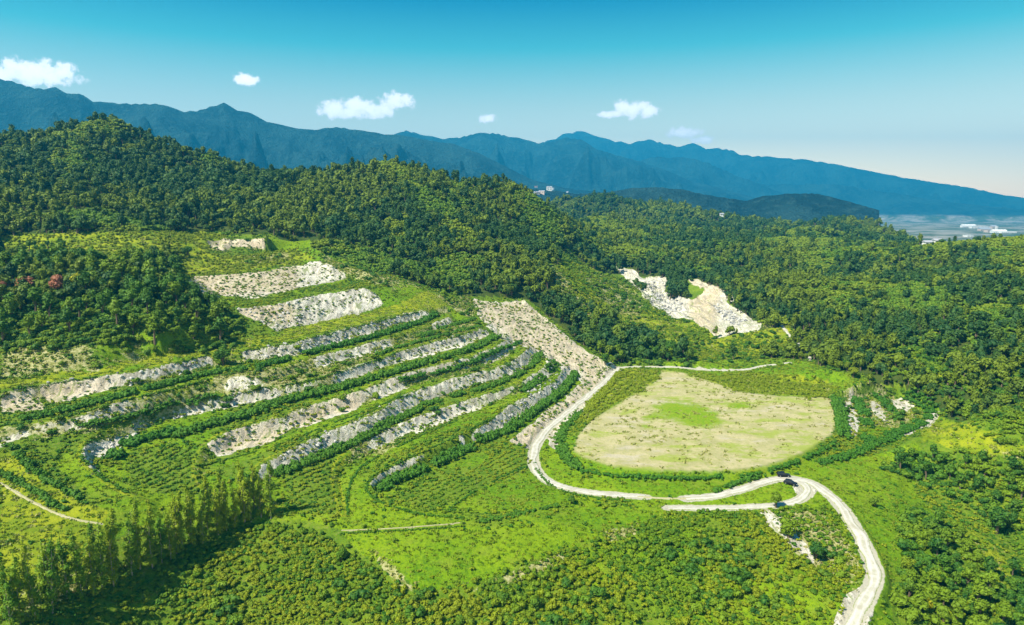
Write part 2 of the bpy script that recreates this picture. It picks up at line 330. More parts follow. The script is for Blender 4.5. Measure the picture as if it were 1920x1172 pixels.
# masks: world regions traced on the surface ------------------------------------------------
HZ = np.clip((GR-380)/150, 0, 1)*(1-wz)         # natural hills
PX, PY = to_px(GX, GY, Z)
far_amp = np.clip((GR-420)/300, 0, 1)*(1-wz)
RN = ridged(GX+.5*GY, GY*.8, 135, 4, 3, .42)
Z = Z+far_amp*(21.0*RN-11.0)+np.clip((GR-900)/400, 0, 1)*(10*ridged(GX, GY, 260, 4, 9)-10)*(1-wz)-np.clip((GR-700)/300, 0, 1)*np.clip((GX-80)/250, 0, 1)*9-np.clip((GR-700)/200, 0, 1)*np.clip((GX-330)/200, 0, 1)*9
Z += (1-wz)*np.clip((GR-120)/200, 0, 1)*1.0*fbm(GX, GY, 30, 4, 5)
Z += fbm(GX, GY, 9, 3, 21)*.16
PX, PY = to_px(GX, GY, Z)
# visibility: running maximum of elevation angle along each column
TE = (Z-CAMZ)/GR
vis = TE >= np.maximum.accumulate(TE, axis=0)-0.004
WX = 5*fbm(GX, GY, 11, 3, 401)+3*fbm(GX, GY, 3, 2, 405); WY = 4*fbm(GX, GY, 11, 3, 411)+2*fbm(GX, GY, 3, 2, 415)
def region(polys, rmax=1e9, rmin=0, soft=1, warp=0):
    m = np.zeros(GX.shape, bool)
    for p in polys: m |= in_poly(PX+WX*warp, PY+WY*warp, p)
    m &= (GR < rmax) & (GR > rmin)
    return blur(m.astype(float), soft)
def near_line(w, width, soft=0):                # distance mask to a world polyline
    w = np.asarray(w); o = np.full(GX.shape, 1e9)
    for i in range(len(w)-1):
        ax, ay = w[i, :2]; bx, by = w[i+1, :2]
        pad = width+3
        rr = np.hypot([ax, bx], [ay, by]); aa = np.arctan2([ax, bx], [ay, by])
        r0 = max(0, int((math.log(max(rr.min()-pad, 72))-lr0)/dlr)); r1 = min(NR, int((math.log(rr.max()+pad)-lr0)/dlr)+2)
        e = pad/max(rr.min(), 60); c0 = max(0, int((aa.min()-e-AZ[0])/da)); c1 = min(NA, int((aa.max()+e-AZ[0])/da)+2)
        if c1 <= c0 or r1 <= r0: continue
        X = GX[r0:r1, c0:c1]; Y = GY[r0:r1, c0:c1]
        L2 = (bx-ax)**2+(by-ay)**2+1e-9
        t = np.clip(((X-ax)*(bx-ax)+(Y-ay)*(by-ay))/L2, 0, 1)
        d = np.hypot(X-ax-t*(bx-ax), Y-ay-t*(by-ay))
        o[r0:r1, c0:c1] = np.minimum(o[r0:r1, c0:c1], d)
    return o
def Q(px, py):                                  # photo pixel -> first visible ground point
    ux, uy, t = px_dir(px, py); a = math.atan2(ux, uy)
    j = (a-AZ[0])/da; j = min(max(j, 0), NA-1.001); j0 = int(j); fj = j-j0
    col = TE[:, j0]*(1-fj)+TE[:, j0+1]*fj
    k = np.argmax(col >= t)
    if col[k] < t: k = int(np.argmax(col))
    if k > 0 and col[k] > col[k-1]:
        f = min(1, max(0, (t-col[k-1])/(col[k]-col[k-1]))); D = RR[k-1]+(RR[k]-RR[k-1])*f
    else: D = RR[k]
    return (ux*D, uy*D, hgt(ux*D, uy*D))
def hgt(x, y):
    x = np.asarray(x, float); y = np.asarray(y, float)
    r = np.hypot(x, y); i = np.clip((np.log(np.maximum(r, 73))-lr0)/dlr, 0, NR-1.001); j = np.clip((np.arctan2(x, y)-AZ[0])/da, 0, NA-1.001)
    i0 = i.astype(int); j0 = j.astype(int); fi = i-i0; fj = j-j0
    return (Z[i0, j0]*(1-fj)+Z[i0, j0+1]*fj)*(1-fi)+(Z[i0+1, j0]*(1-fj)+Z[i0+1, j0+1]*fj)*fi
def samp(Mk, x, y):
    r = np.hypot(x, y); i = np.clip(((np.log(np.maximum(r, 73))-lr0)/dlr+.5).astype(int), 0, NR-1); j = np.clip(((np.arctan2(x, y)-AZ[0])/da+.5).astype(int), 0, NA-1)
    return Mk[i, j]
def qline(pts, step=2.0):
    w = np.array([Q(a, b) for a, b in pts]); w = resample(smooth_line(w, 2), step)
    w[:, 2] = hgt(w[:, 0], w[:, 1]); return w
def smoothed_by_z(w):
    return w

# flatten under roads
ROADS = {
 'road': ([(1162,690),(1150,700),(1128,722),(1100,745),(1066,772),(1030,800),(1008,828),(998,855),(1003,880),(1025,903),(1070,918),(1120,925),(1172,929),(1210,932)], 3.2),
 'road.001': ([(1285,934),(1340,931),(1390,918),(1430,903),(1475,895),(1510,899),(1545,918),(1580,952),(1610,1000),(1632,1045),(1643,1080),(1630,1115),(1608,1145),(1592,1185),(1560,1300)], 3.4),
 'road.002': ([(1252,952),(1330,953),(1400,951),(1460,948),(1500,938),(1518,920),(1500,902),(1478,897)], 2.9),
 'track': ([(1162,689),(1200,687),(1250,688),(1300,692),(1350,695),(1400,694),(1430,686),(1480,680)], 2.6),
 'track.001': ([(1465,610),(1480,630),(1500,646),(1512,660),(1520,676)], 1.7),
 'track.002': ([(1702,816),(1728,803),(1742,792),(1752,780),(1760,775)], 2.6),
 'track.003': ([(0,905),(50,935),(100,962),(140,975),(190,982)], .6),
 'track.005': ([(1195,931),(1225,933),(1260,935),(1295,934)], .9),
 'track.004': ([(640,995),(700,993),(760,990),(820,985),(870,980)], .35),
}
RW = {}
for n_, (pts, wd) in ROADS.items():
    w = qline(pts, 1.5); zz = w[:, 2].copy()
    for _ in range(30): zz[1:-1] = (zz[:-2]+zz[1:-1]*2+zz[2:])/4
    w[:, 2] = zz; RW[n_] = (w, wd)
roadm = np.zeros(GX.shape)
crestm = np.zeros(GX.shape)
for k_ in (2, 3, 4, 5, 6, 7):
    crestm = np.maximum(crestm, np.clip(1.4-np.abs(near_line(LINES['b%d' % k_]+np.array([-.5, .4, 0, 0]), 3)-1.0)/.7, 0, 1))
for n_, (w, wd) in RW.items():
    d = near_line(w, wd+3)
    near = d < wd+2.5
    ii = np.where(near)
    X = GX[ii]; Y = GY[ii]
    best = np.full(X.shape, 1e9); zt = np.zeros(X.shape)
    for k in range(len(w)):
        q = (X-w[k, 0])**2+(Y-w[k, 1])**2; m = q < best; best[m] = q[m]; zt[m] = w[k, 2]
    f = np.clip(1-(d[ii]-wd*.62)/2.2, 0, 1); f = f*f*(3-2*f)
    Z[ii] = Z[ii]*(1-f)+zt*f
    roadm = np.maximum(roadm, np.clip(1-(d-wd*.5)/min(1.2, wd*.35), 0, 1))

PALE = [  # bare pale faces, photo outlines
 [(385,452),(430,449),(500,450),(515,462),(470,466),(440,463),(420,472),(396,464)],
 [(346,530),(360,518),(430,516),(500,508),(560,499),(612,492),(640,508),(655,522),(610,532),(540,546),(470,560),(420,556),(370,548)],
 [(437,580),(540,566),(600,553),(654,543),(690,541),(712,556),(724,572),(700,582),(650,594),(600,604),(560,612),(520,622),(500,606),(480,600)],
 [(0,740),(60,728),(70,745),(90,768),(40,772),(0,775)],
 [(80,722),(250,700),(330,682),(395,667),(400,684),(360,694),(300,708),(229,725),(140,750),(100,760),(70,735)],
 [(445,660),(550,647),(600,631),(680,611),(740,596),(770,588),(768,600),(700,622),(640,640),(570,660),(500,672),(460,676)],
 [(0,822),(60,805),(60,812),(20,830),(0,845)],[(120,800),(165,790),(160,800),(125,806)],
 [(400,752),(470,740),(530,728),(600,712),(604,720),(560,735),(500,748),(400,770),(330,784),(290,790),(285,778),(330,768)],
 [(640,700),(700,684),(754,660),(802,646),(850,634),(905,617),(918,626),(880,646),(820,662),(760,678),(700,694),(650,708)],
 [(160,840),(185,830),(215,822),(250,812),(262,822),(235,832),(205,846),(190,858),(165,850)],
 [(386,832),(440,806),(500,791),(540,792),(535,812),(500,828),(450,846),(410,858),(395,848)],
 [(536,788),(588,760),(670,736),(700,728),(690,750),(670,768),(620,784),(570,800),(545,804)],
 [(690,730),(760,701),(822,684),(880,672),(920,655),(948,650),(935,662),(880,682),(820,696),(760,714),(700,740)],
 [(487,872),(525,856),(573,832),(608,813),(671,792),(712,773),(740,752),(762,739),(802,726),(864,708),(947,688),(978,668),(992,655),(1002,668),(985,690),(940,710),(870,728),(800,752),(760,768),(720,785),(690,800),(640,820),(600,836),(560,856),(520,870),(500,888),(488,884)],
 [(770,796),(843,764),(918,740),(970,722),(960,738),(920,758),(860,780),(800,806),(780,812)],
 [(977,716),(1015,693),(1028,672),(1038,680),(1034,700),(1005,725),(980,735)],
 [(882,822),(890,812),(927,784),(948,768),(968,754),(1010,736),(1043,714),(1056,692),(1064,704),(1046,736),(1010,756),(975,780),(950,800),(920,818),(895,830)],
 [(692,912),(708,892),(740,876),(760,866),(800,852),(800,860),(760,880),(720,896),(700,914)],[(858,818),(868,815),(874,832),(866,832)],
 [(886,563),(985,566),(1010,588),(1040,610),(1070,635),(1100,660),(1135,680),(1162,684),(1160,700),(1120,735),(1070,780),(1030,815),(1012,835),(1000,842),(985,842),(958,826),(985,802),(1030,766),(1062,748),(1088,718),(1100,704),(1060,692),(1040,672),(990,652),(930,625),(900,598)],
 [(1045,790),(1075,770),(1105,748),(1098,770),(1070,795),(1050,815),(1045,845),(1030,835),(1025,815)],
 [(1168,505),(1200,520),(1215,518),(1250,519),(1254,535),(1252,560),(1285,575),(1298,575),(1302,558),(1330,540),(1346,548),(1372,570),(1392,590),(1430,608),(1420,622),(1380,625),(1345,632),(1310,612),(1298,590),(1255,590),(1225,578),(1200,545),(1178,530)],
 [(1225,560),(1305,560),(1312,602),(1262,596)],[(1150,498),(1185,505),(1200,520),(1180,525)],[(1290,520),(1340,535),(1380,560),(1376,565),(1330,545),(1300,535)],
 [(1594,740),(1600,730),(1604,770),(1614,790),(1612,812),(1594,822),(1585,790),(1582,770)],[(1632,745),(1650,760),(1668,780),(1660,790),(1640,780),(1630,765)],[(1668,748),(1700,748),(1716,762),(1700,772),(1680,765)],[(1610,730),(1630,730),(1632,740),(1614,742)],
 [(1420,960),(1440,985),(1480,1020),(1530,1060),(1520,1030),(1500,1005),(1480,980),(1450,960)],
 [(1590,1110),(1650,1090),(1658,1105),(1640,1135),(1630,1200),(1560,1300),(1520,1260),(1560,1180),(1575,1140)],
 [(1040,400),(1070,392),(1085,400),(1088,412),(1070,412)],[(1340,378),(1360,376),(1352,390),(1340,388)],
 [(1480,900),(1520,900),(1535,915),(1520,935),(1500,940),(1490,920)],
 [(1060,740),(1110,735),(1080,760)],[(905,622),(960,638),(1000,655),(1040,672),(1100,700),(1090,716),(1072,704),(1052,694),(1030,672),(1008,668),(985,652),(955,642),(925,634)],[(1044,706),(1058,690),(1072,704),(1062,716)],
]
SAND = [  # beige sandy parts of those (brown tint)
 [(370,440),(520,440),(520,475),(370,475)],[(340,510),(560,500),(560,545),(370,560)],[(430,575),(540,562),(560,612),(480,605)],[(60,722),(200,705),(250,720),(140,750),(80,745)],
 [(346,530),(400,518),(470,514),(480,540),(440,556),(380,548)],[(0,730),(70,728),(130,760),(60,775),(0,780)],
 [(386,832),(440,806),(520,790),(540,812),(450,846),(395,850)],[(536,788),(588,760),(670,736),(700,740),(670,768),(545,804)],[(690,730),(760,701),(850,680),(850,690),(760,714)],
 [(886,563),(985,566),(1100,660),(1150,690),(1120,735),(1030,815),(1000,842),(958,826),(1030,766),(1062,748),(1100,704),(990,652),(900,598)],
 [(1290,520),(1350,540),(1345,632),(1300,610),(1290,570)],
]
OVAL = [(a, b) for a, b, c in PLAIN['oval']]
OVALG = [[(1205,775),(1240,755),(1300,750),(1330,765),(1360,790),(1360,805),(1320,810),(1280,795),(1230,785)],[(1360,750),(1410,752),(1415,775),(1370,780)],[(1180,790),(1230,775),(1260,785),(1200,800)]]
GRASS = [ # bright green grass
 [(180,880),(130,850),(100,860),(120,890),(160,925),(210,940),(260,935),(215,910)],
 [(380,880),(440,870),(520,838),(600,800),(700,768),(760,738),(820,722),(800,712),(700,745),(600,790),(500,835),(430,860)],
 [(640,960),(655,905),(700,868),(800,826),(900,785),(970,748),(1010,728),(985,722),(900,770),(800,812),(700,850),(650,890),(660,990)],
 [(650,900),(680,905),(710,940),(760,968),(840,985),(800,1000),(640,995)],
 [(835,955),(900,915),(1000,880),(1030,905),(1080,925),(1070,945),(980,955),(900,962)],
 [(1012,845),(1045,850),(1062,880),(1110,897),(1290,905),(1385,903),(1450,893),(1420,905),(1340,932),(1170,930),(1070,918),(1022,895)],
 [(1170,928),(1340,930),(1400,915),(1470,900),(1490,915),(1470,940),(1330,948),(1180,945)],
 [(1480,880),(1560,865),(1650,850),(1720,830),(1740,870),(1700,930),(1720,1000),(1700,1060),(1650,1060),(1620,1000),(1580,940),(1540,905)],
 [(640,1000),(800,995),(1000,985),(1080,950),(1240,960),(1200,990),(1100,1010),(1000,1050),(880,1100),(800,1110),(740,1080),(680,1040)],
 [(1540,900),(1600,990),(1660,1080),(1760,1100),(1780,1000),(1700,900),(1640,860)],
 [(600,600),(720,565),(790,545),(850,552),(830,575),(720,595),(600,625),(540,640)],
]
LIME = [ # yellow-green grass
 [(0,440),(300,435),(420,438),(400,470),(340,470),(260,500),(0,520)],[(330,470),(430,480),(550,470),(600,490),(540,500),(440,512),(340,518)],
 [(0,845),(30,850),(60,880),(130,930),(200,960),(200,1010),(100,1100),(0,1150),(0,905),(0,890)],
 [(1160,690),(1235,693),(1235,712),(1160,757),(1110,787),(1080,790),(1100,750)],[(1290,700),(1480,700),(1560,715),(1565,742),(1450,742),(1390,735),(1330,715)],
 [(1760,780),(1920,830),(1920,860),(1800,840),(1720,830)],[(1790,980),(1840,1000),(1900,1060),(1880,1090),(1830,1060)],
 [(0,715),(150,700),(290,668),(400,650),(500,632),(600,604),(720,580),(800,548),(850,555),(835,573),(740,590),(600,626),(400,662),(150,708),(0,733)],
 [(1040,470),(1120,480),(1180,540),(1300,600),(1340,632),(1480,610),(1500,660),(1300,680),(1200,640),(1120,590),(1060,540)],
 [(1670,640),(1760,680),(1780,710),(1740,725),(1700,690)],
]
DRY = [ [(0,648),(280,636),(335,660),(150,692),(0,708)],[(640,700),(760,650),(860,625),(900,605),(840,600),(740,640),(640,672)],[(60,800),(200,790),(200,800),(60,830)],[(830,700),(900,680),(960,665),(955,675),(900,692),(840,712)], [(378,452),(430,448),(505,448),(520,462),(470,468),(440,468),(416,475),(396,466)],[(430,486),(480,482),(550,476),(545,486),(500,492),(440,496)], # straw and tan patches
 [(560,468),(650,495),(760,528),(850,560),(790,548),(700,530),(640,510),(600,490)],[(630,820),(720,815),(770,815),(720,850),(660,865)],
 [(0,660),(60,665),(150,680),(230,682),(150,697),(0,715)],[(200,640),(260,640),(300,665),(240,680),(180,670)],
 [(690,1030),(780,1090),(790,1110),(760,1110),(720,1070)],[(850,1105),(950,1080),(1050,1040),(1060,1055),(960,1095),(880,1115)],[(1130,1000),(1210,980),(1190,1000),(1140,1015)],
 [(820,548),(880,560),(900,600),(860,590)],[(1020,470),(1060,520),(1110,590),(1130,640),(1120,645),(1080,590),(1030,510)],[(1020,465),(1100,468),(1080,476),(1030,474)],
 [(1420,955),(1560,955),(1620,1060),(1640,1110),(1600,1110),(1540,1070),(1460,1010)],[(1850,830),(1920,840),(1920,870),(1880,860)],
 [(1080,500),(1180,520),(1220,580),(1180,600),(1120,560)],[(60,1080),(160,1060),(240,1060),(120,1130),(0,1190),(0,1130)],
 [(1560,742),(1590,735),(1660,735),(1740,770),(1700,800),(1640,800),(1600,820)],
 [(400,700),(546,685),(740,640),(760,650),(640,700),(480,735),(400,738)],
]
CROP = [[(240,850),(330,838),(375,850),(380,900),(400,930),(300,925),(250,900)],[(520,890),(600,850),(650,870),(630,920),(640,960),(560,955)],[(740,930),(880,880),(960,845),(1000,865),(960,900),(870,930),(800,960)]]
CULT = region(CROP, 460)
SLOPE_DN = np.zeros_like(GX)
pale = region(PALE, 700, warp=.9); 
dz_r = np.gradient(Z, axis=0)/np.gradient(GR, axis=0); dz_a = np.gradient(Z, axis=1)/(GR*da)
steep = np.hypot(dz_r, dz_a)
pale = np.maximum(pale, region([PALE[-5], PALE[-4]], 2000))
oval = region([OVAL], 460); ovalg = region(OVALG, 460, soft=60, warp=4)
grass = np.clip(region(GRASS, 460, soft=2), 0, 1); lime = region(LIME, 620, soft=3, warp=2.0); dry = region(DRY, 620, soft=5, warp=2.5)
dry *= np.clip(.75+.9*fbm(GX, GY, 14, 3, 431), 0, 1)
sand = region(SAND, 700, soft=8, warp=2)
lime = np.maximum(lime, crestm*.75*(1-pale))
facew = np.zeros(GX.shape)
for k_ in (2, 3, 4, 5, 6, 7):
    b_ = LINES['b%d' % k_]; t_ = LINES['t%d' % k_].copy(); t_[:, :2] += (t_[:, :2]-b_[:, :2])*.55
    sel_ = b_[:, 3] > 1.4
    m_ = blur(in_poly(GX+WX*.12, GY+WY*.12, np.vstack([b_[sel_][:, :2], t_[sel_][::-1][:, :2]])).astype(float), 1)
    facew = np.maximum(facew, m_)
fpatch = np.clip(.5+1.1*fbm(GX, GY, 26, 3, 451), 0, 1)
dry = np.maximum(dry, facew*(.45+.5*fpatch))
pale = np.maximum(pale, facew*np.clip((fpatch-.28)*2.4, 0, .95))
bench = tz*(1-facew)*(1-CULT)*(1-np.clip(oval+pale, 0, 1))*np.clip((PX-20)/200, .4, 1)
grass = np.maximum(grass, bench*np.clip(.62+.9*fbm(GX, GY, 30, 3, 461), 0, .9)*(1-np.clip(dry, 0, 1)*.7))
# everything natural outside the worked land is woodland or scrub
SCRUB = [[(0,1172),(0,1200),(-200,1500),(2100,1500),(1580,1120),(1640,1060),(1580,960),(1500,945),(1250,965),(1120,1010),(860,1110),(780,1110),(650,1030),(560,985),(470,990),(380,1025),(300,1065),(190,1110),(60,1172)]]
FILL = [[(0,640),(280,600),(440,600),(455,650),(330,668),(200,640),(60,662),(0,660)],[(0,500),(180,490),(340,500),(350,540),(430,590),(440,650),(300,665),(200,605),(80,650),(0,655)],[(0,455),(130,460),(120,485),(0,482)],[(1150,640),(1290,650),(1290,684),(1150,682)],[(1095,600),(1130,620),(1145,678),(1110,665)],[(1650,880),(1700,855),(1880,850),(1960,900),(1960,1000),(1860,990),(1790,930)],[(1690,1070),(1960,1090),(1960,1300),(1680,1300)],[(1690,960),(1800,990),(1850,1075),(1760,1080),(1700,1050)],[(1560,700),(1640,690),(1700,740),(1760,775),(1900,815),(1960,820),(1960,700),(1700,640),(1560,660)]]
DARKS = [[(780,1110),(1100,1080),(1160,1200),(760,1300)],[(1230,980),(1330,1010),(1480,1100),(1450,1200),(1300,1150)],[(600,1040),(760,1090),(760,1150),(640,1120)],[(1500,1010),(1550,1000),(1600,1080),(1560,1110)],[(300,1130),(430,1090),(470,1180),(300,1300)]]
SPUR = [[(1010,440),(1120,470),(1190,500),(1260,590),(1340,635),(1480,620),(1540,690),(1300,690),(1200,650),(1120,600),(1060,560)]]
scrub = region(SCRUB, 460, soft=3)
worked = np.clip(tz.astype(float)+lime*.9+scrub, 0, 1)
CLEAR = [[(0,440),(300,432),(420,434),(400,470),(340,475),(260,500),(0,480)],LIME[8],LIME[9],LIME[5],GRASS[7],GRASS[9],LIME[6],LIME[0]]
clear = np.maximum(region(CLEAR, 620, soft=2), np.maximum(scrub, np.maximum(region(SAND+PALE+DRY, 700, soft=3), roadm)))
forest = np.clip(1-tz.astype(float)-clear*1.0, 0, 1)*(GR > np.where(PX > 1560, 300, 330))
forest = np.clip(forest, 0, 1)
fill = region(FILL, 460, soft=4, warp=2); spur = region(SPUR, 660, rmin=360, soft=3, warp=2)
# fine relief on the bare faces: gullies running down the slope
gul = ridged(GX*1.0+GY*.35, GY*.45-GX*.25, 5.0, 4, 33)
facem = np.clip(pale*1.0, 0, 1)*np.clip((steep-.18)/.3, 0, 1)*(GR < 700)
Z += facem*(gul*.8+.45*ridged(GX, GY, 2.2, 2, 37))*(1+1.5*(GR > 420))
Z += np.clip(pale, 0, 1)*(GR > 440)*(ridged(GX, GY*.5, 14, 3, 61)*3.2-1)
Z += scrub*fbm(GX, GY, 5, 2, 50)*.3
Z = np.where(roadm > .55, Z-.10, Z)
TE = (Z-CAMZ)/GR
PX, PY = to_px(GX, GY, Z)

# ------------------------------------------------------------------ materials
def new_mat(name):
    m = bpy.data.materials.new(name); m.use_nodes = True; nt = m.node_tree; nt.nodes.clear()
    o = nt.nodes.new('ShaderNodeOutputMaterial'); b = nt.nodes.new('ShaderNodeBsdfPrincipled')
    b.inputs['Roughness'].default_value = .9; b.inputs['Specular IOR Level'].default_value = .15
    lk(nt, b.outputs[0], o.inputs[0]); return m, nt, b, o
def attr(nt, name, typ='GEOMETRY'):
    n = nt.nodes.new('ShaderNodeAttribute'); n.attribute_name = name; n.attribute_type = typ
    return n
def ground_material():
    m, nt, b, o = new_mat('ground_cover')
    ge = nt.nodes.new('ShaderNodeNewGeometry'); pos = ge.outputs['Position']
    a1 = attr(nt, 'cover_a'); a2 = attr(nt, 'cover_b')
    s1 = nt.nodes.new('ShaderNodeSeparateColor'); lk(nt, a1.outputs['Color'], s1.inputs[0])
    s2 = nt.nodes.new('ShaderNodeSeparateColor'); lk(nt, a2.outputs['Color'], s2.inputs[0])
    a3 = attr(nt, 'cover_c'); s3 = nt.nodes.new('ShaderNodeSeparateColor'); lk(nt, a3.outputs['Color'], s3.inputs[0])
    n_l = noisen(nt, pos, .035, 4); n_m = noisen(nt, pos, .16, 5, .65); n_f = noisen(nt, pos, .9, 6, .7); n_x = noisen(nt, pos, 3.5, 3, .7)
    jit = mth(nt, 'ADD', mth(nt, 'MULTIPLY', mth(nt, 'SUBTRACT', n_m, .5), 1.2), mth(nt, 'MULTIPLY', mth(nt, 'SUBTRACT', n_f, .5), 1.3))
    def msk(s, amp=.8, lo=.38, hi=.62): return sstep(nt, mth(nt, 'ADD', s, mth(nt, 'MULTIPLY', jit, amp)), lo, hi)
    # base: weedy scrub green with brownish earth showing
    base = mixc(nt, sstep(nt, n_m, .35, .65), (.085, .165, .006), (.15, .225, .010))
    base = mixc(nt, sstep(nt, n_f, .52, .72), base, (.20, .20, .05))
    base = mixc(nt, mth(nt, 'MULTIPLY', sstep(nt, n_f, .47, .36), .7), base, (.030, .065, .008))
    gr = mixc(nt, sstep(nt, n_l, .4, .6), (.115, .225, .002), (.185, .280, .003))
    gr = mixc(nt, mth(nt, 'MULTIPLY', sstep(nt, n_f, .5, .66), .5), gr, (.24, .36, .01))
    gr = mixc(nt, mth(nt, 'MULTIPLY', sstep(nt, n_f, .48, .38), .75), gr, (.045, .12, .004))
    gr = mixc(nt, mth(nt, 'MULTIPLY', sstep(nt, n_m, .52, .66), .6), gr, (.20, .25, .02))
    gr = mixc(nt, mth(nt, 'MULTIPLY', sstep(nt, n_x, .50, .40), .35), gr, (.05, .12, .004))
    li = mixc(nt, sstep(nt, n_m, .38, .62), (.15, .215, .006), (.27, .30, .010))
    li = mixc(nt, mth(nt, 'MULTIPLY', sstep(nt, n_f, .46, .38), .6), li, (.07, .13, .008))
    dr = mixc(nt, sstep(nt, n_f, .4, .6), (.21, .21, .05), (.46, .42, .22))
    c = mixc(nt, msk(s1.outputs[1], .35), base, gr)
    c = mixc(nt, msk(s2.outputs[0], .5), c, li)
    c = mixc(nt, mth(nt, 'MULTIPLY', msk(s1.outputs[2], .9), .85), c, dr)
    # forest floor
    fo = mixc(nt, sstep(nt, n_m, .4, .6), (.030, .058, .008), (.060, .085, .012))
    c = mixc(nt, msk(s2.outputs[1], .2), c, fo)
    # oval field: dusty ground with thin grass
    ovc = mixc(nt, sstep(nt, n_m, .38, .62), (.46, .40, .21), (.36, .33, .15))
    ovc = mixc(nt, mth(nt, 'MULTIPLY', sstep(nt, n_f, .5, .62), .6), ovc, (.27, .29, .08))
    mp = nt.nodes.new('ShaderNodeMapping'); lk(nt, pos, mp.inputs[0]); mp.inputs['Scale'].default_value = (.06, .13, .1); mp.inputs['Rotation'].default_value = (0, 0, .35)
    stn = noisen(nt, mp.outputs[0], 1.0, 7, .62)
    ovc = mixc(nt, mth(nt, 'MULTIPLY', sstep(nt, mth(nt, 'ADD', stn, mth(nt, 'MULTIPLY', jit, .12)), .50, .62), .8), ovc, (.27, .33, .04))
    ovc = mixc(nt, mth(nt, 'MULTIPLY', sstep(nt, stn, .45, .33), .5), ovc, (.50, .43, .36))
    ovg = mixc(nt, sstep(nt, n_f, .45, .6), (.15, .27, .004), (.25, .30, .02))
    ovc = mixc(nt, sstep(nt, mth(nt, 'ADD', s3.outputs[0], mth(nt, 'ADD', mth(nt, 'MULTIPLY', jit, .7), mth(nt, 'MULTIPLY', mth(nt, 'SUBTRACT', stn, .5), 1.2))), .25, .75), ovc, ovg)
    c = mixc(nt, s2.outputs[2], c, ovc)
    # bare rock and sand
    ro = mixc(nt, sstep(nt, n_m, .35, .65), (.74, .68, .57), (.48, .44, .35))
    sa = mixc(nt, sstep(nt, n_m, .35, .65), (.62, .51, .36), (.46, .36, .23))
    ro = mixc(nt, s3.outputs[1], ro, sa)
    vor = nt.nodes.new('ShaderNodeTexVoronoi'); vor.inputs['Scale'].default_value = .55; lk(nt, pos, vor.inputs[0])
    ro = mixc(nt, mth(nt, 'MULTIPLY', sstep(nt, n_f, .46, .35), .8), ro, (.13, .13, .12))
    ro = mixc(nt, mth(nt, 'MULTIPLY', sstep(nt, n_x, .5, .62), .3), ro, (.78, .75, .68))
    ro = mixc(nt, mth(nt, 'MULTIPLY', sstep(nt, mth(nt, 'ADD', n_f, mth(nt, 'MULTIPLY', n_l, .35)), .71, .80), .75), ro, (.15, .19, .03))
    m2 = nt.nodes.new('ShaderNodeMapping'); lk(nt, pos, m2.inputs[0]); m2.inputs['Rotation'].default_value = (0, 0, -R(63)); m2.inputs['Scale'].default_value = (.55, .10, .12)
    stk = noisen(nt, m2.outputs[0], 1.0, 5, .65)
    ro = mixc(nt, mth(nt, 'MULTIPLY', sstep(nt, stk, .50, .40), .65), ro, (.24, .22, .16))
    ro = mixc(nt, mth(nt, 'MULTIPLY', sstep(nt, stk, .55, .63), .75), ro, (.20, .24, .07))
    ro = mixc(nt, mth(nt, 'MULTIPLY', sstep(nt, stk, .47, .52), .0), ro, (.8, .78, .7))
    c = mixc(nt, msk(s1.outputs[0], .7), c, ro)
    # dusty verge by the roads
    c = mixc(nt, msk(s3.outputs[2], .8), c, (.42, .39, .30))
    lk(nt, c, b.inputs['Base Color'])
    bp = nt.nodes.new('ShaderNodeBump'); bp.inputs['Strength'].default_value = .9; bp.inputs['Distance'].default_value = .5
    lk(nt, mth(nt, 'ADD', n_f, mth(nt, 'MULTIPLY', n_x, .4)), bp.inputs['Height']); lk(nt, bp.outputs[0], b.inputs['Normal'])
    return m
M_GROUND = ground_material()
def road_material():
    m, nt, b, o = new_mat('pale_gravel'); ge = nt.nodes.new('ShaderNodeNewGeometry'); pos = ge.outputs['Position']
    a = noisen(nt, pos, .5, 5); f = noisen(nt, pos, 3, 5, .7)
    c = mixc(nt, sstep(nt, a, .35, .65), (.52, .49, .43), (.40, .37, .30))
    c = mixc(nt, mth(nt, 'MULTIPLY', sstep(nt, f, .52, .68), .5), c, (.42, .40, .30))
    at = attr(nt, 'across'); v = mth(nt, 'ABSOLUTE', mth(nt, 'SUBTRACT', at.outputs['Fac'], .5))
    rut = mth(nt, 'MULTIPLY', mth(nt, 'MULTIPLY', sstep(nt, v, .14, .2), sstep(nt, v, .30, .23)), sstep(nt, a, .3, .6))
    c = mixc(nt, mth(nt, 'MULTIPLY', rut, .5), c, (.66, .63, .56))
    mid = mth(nt, 'MULTIPLY', sstep(nt, v, .13, .03), sstep(nt, f, .42, .6))
    c = mixc(nt, mth(nt, 'MULTIPLY', mid, .35), c, (.30, .32, .10))
    edge = mth(nt, 'MULTIPLY', sstep(nt, mth(nt, 'ADD', v, mth(nt, 'MULTIPLY', mth(nt, 'SUBTRACT', f, .5), .35)), .36, .46), .9)
    c = mixc(nt, mth(nt, 'MULTIPLY', sstep(nt, noisen(nt, pos, .22, 4, .6), .52, .66), .55), c, (.34, .31, .23))
    c = mixc(nt, edge, c, (.20, .24, .06))
    lk(nt, c, b.inputs['Base Color']); return m
M_ROAD = road_material()
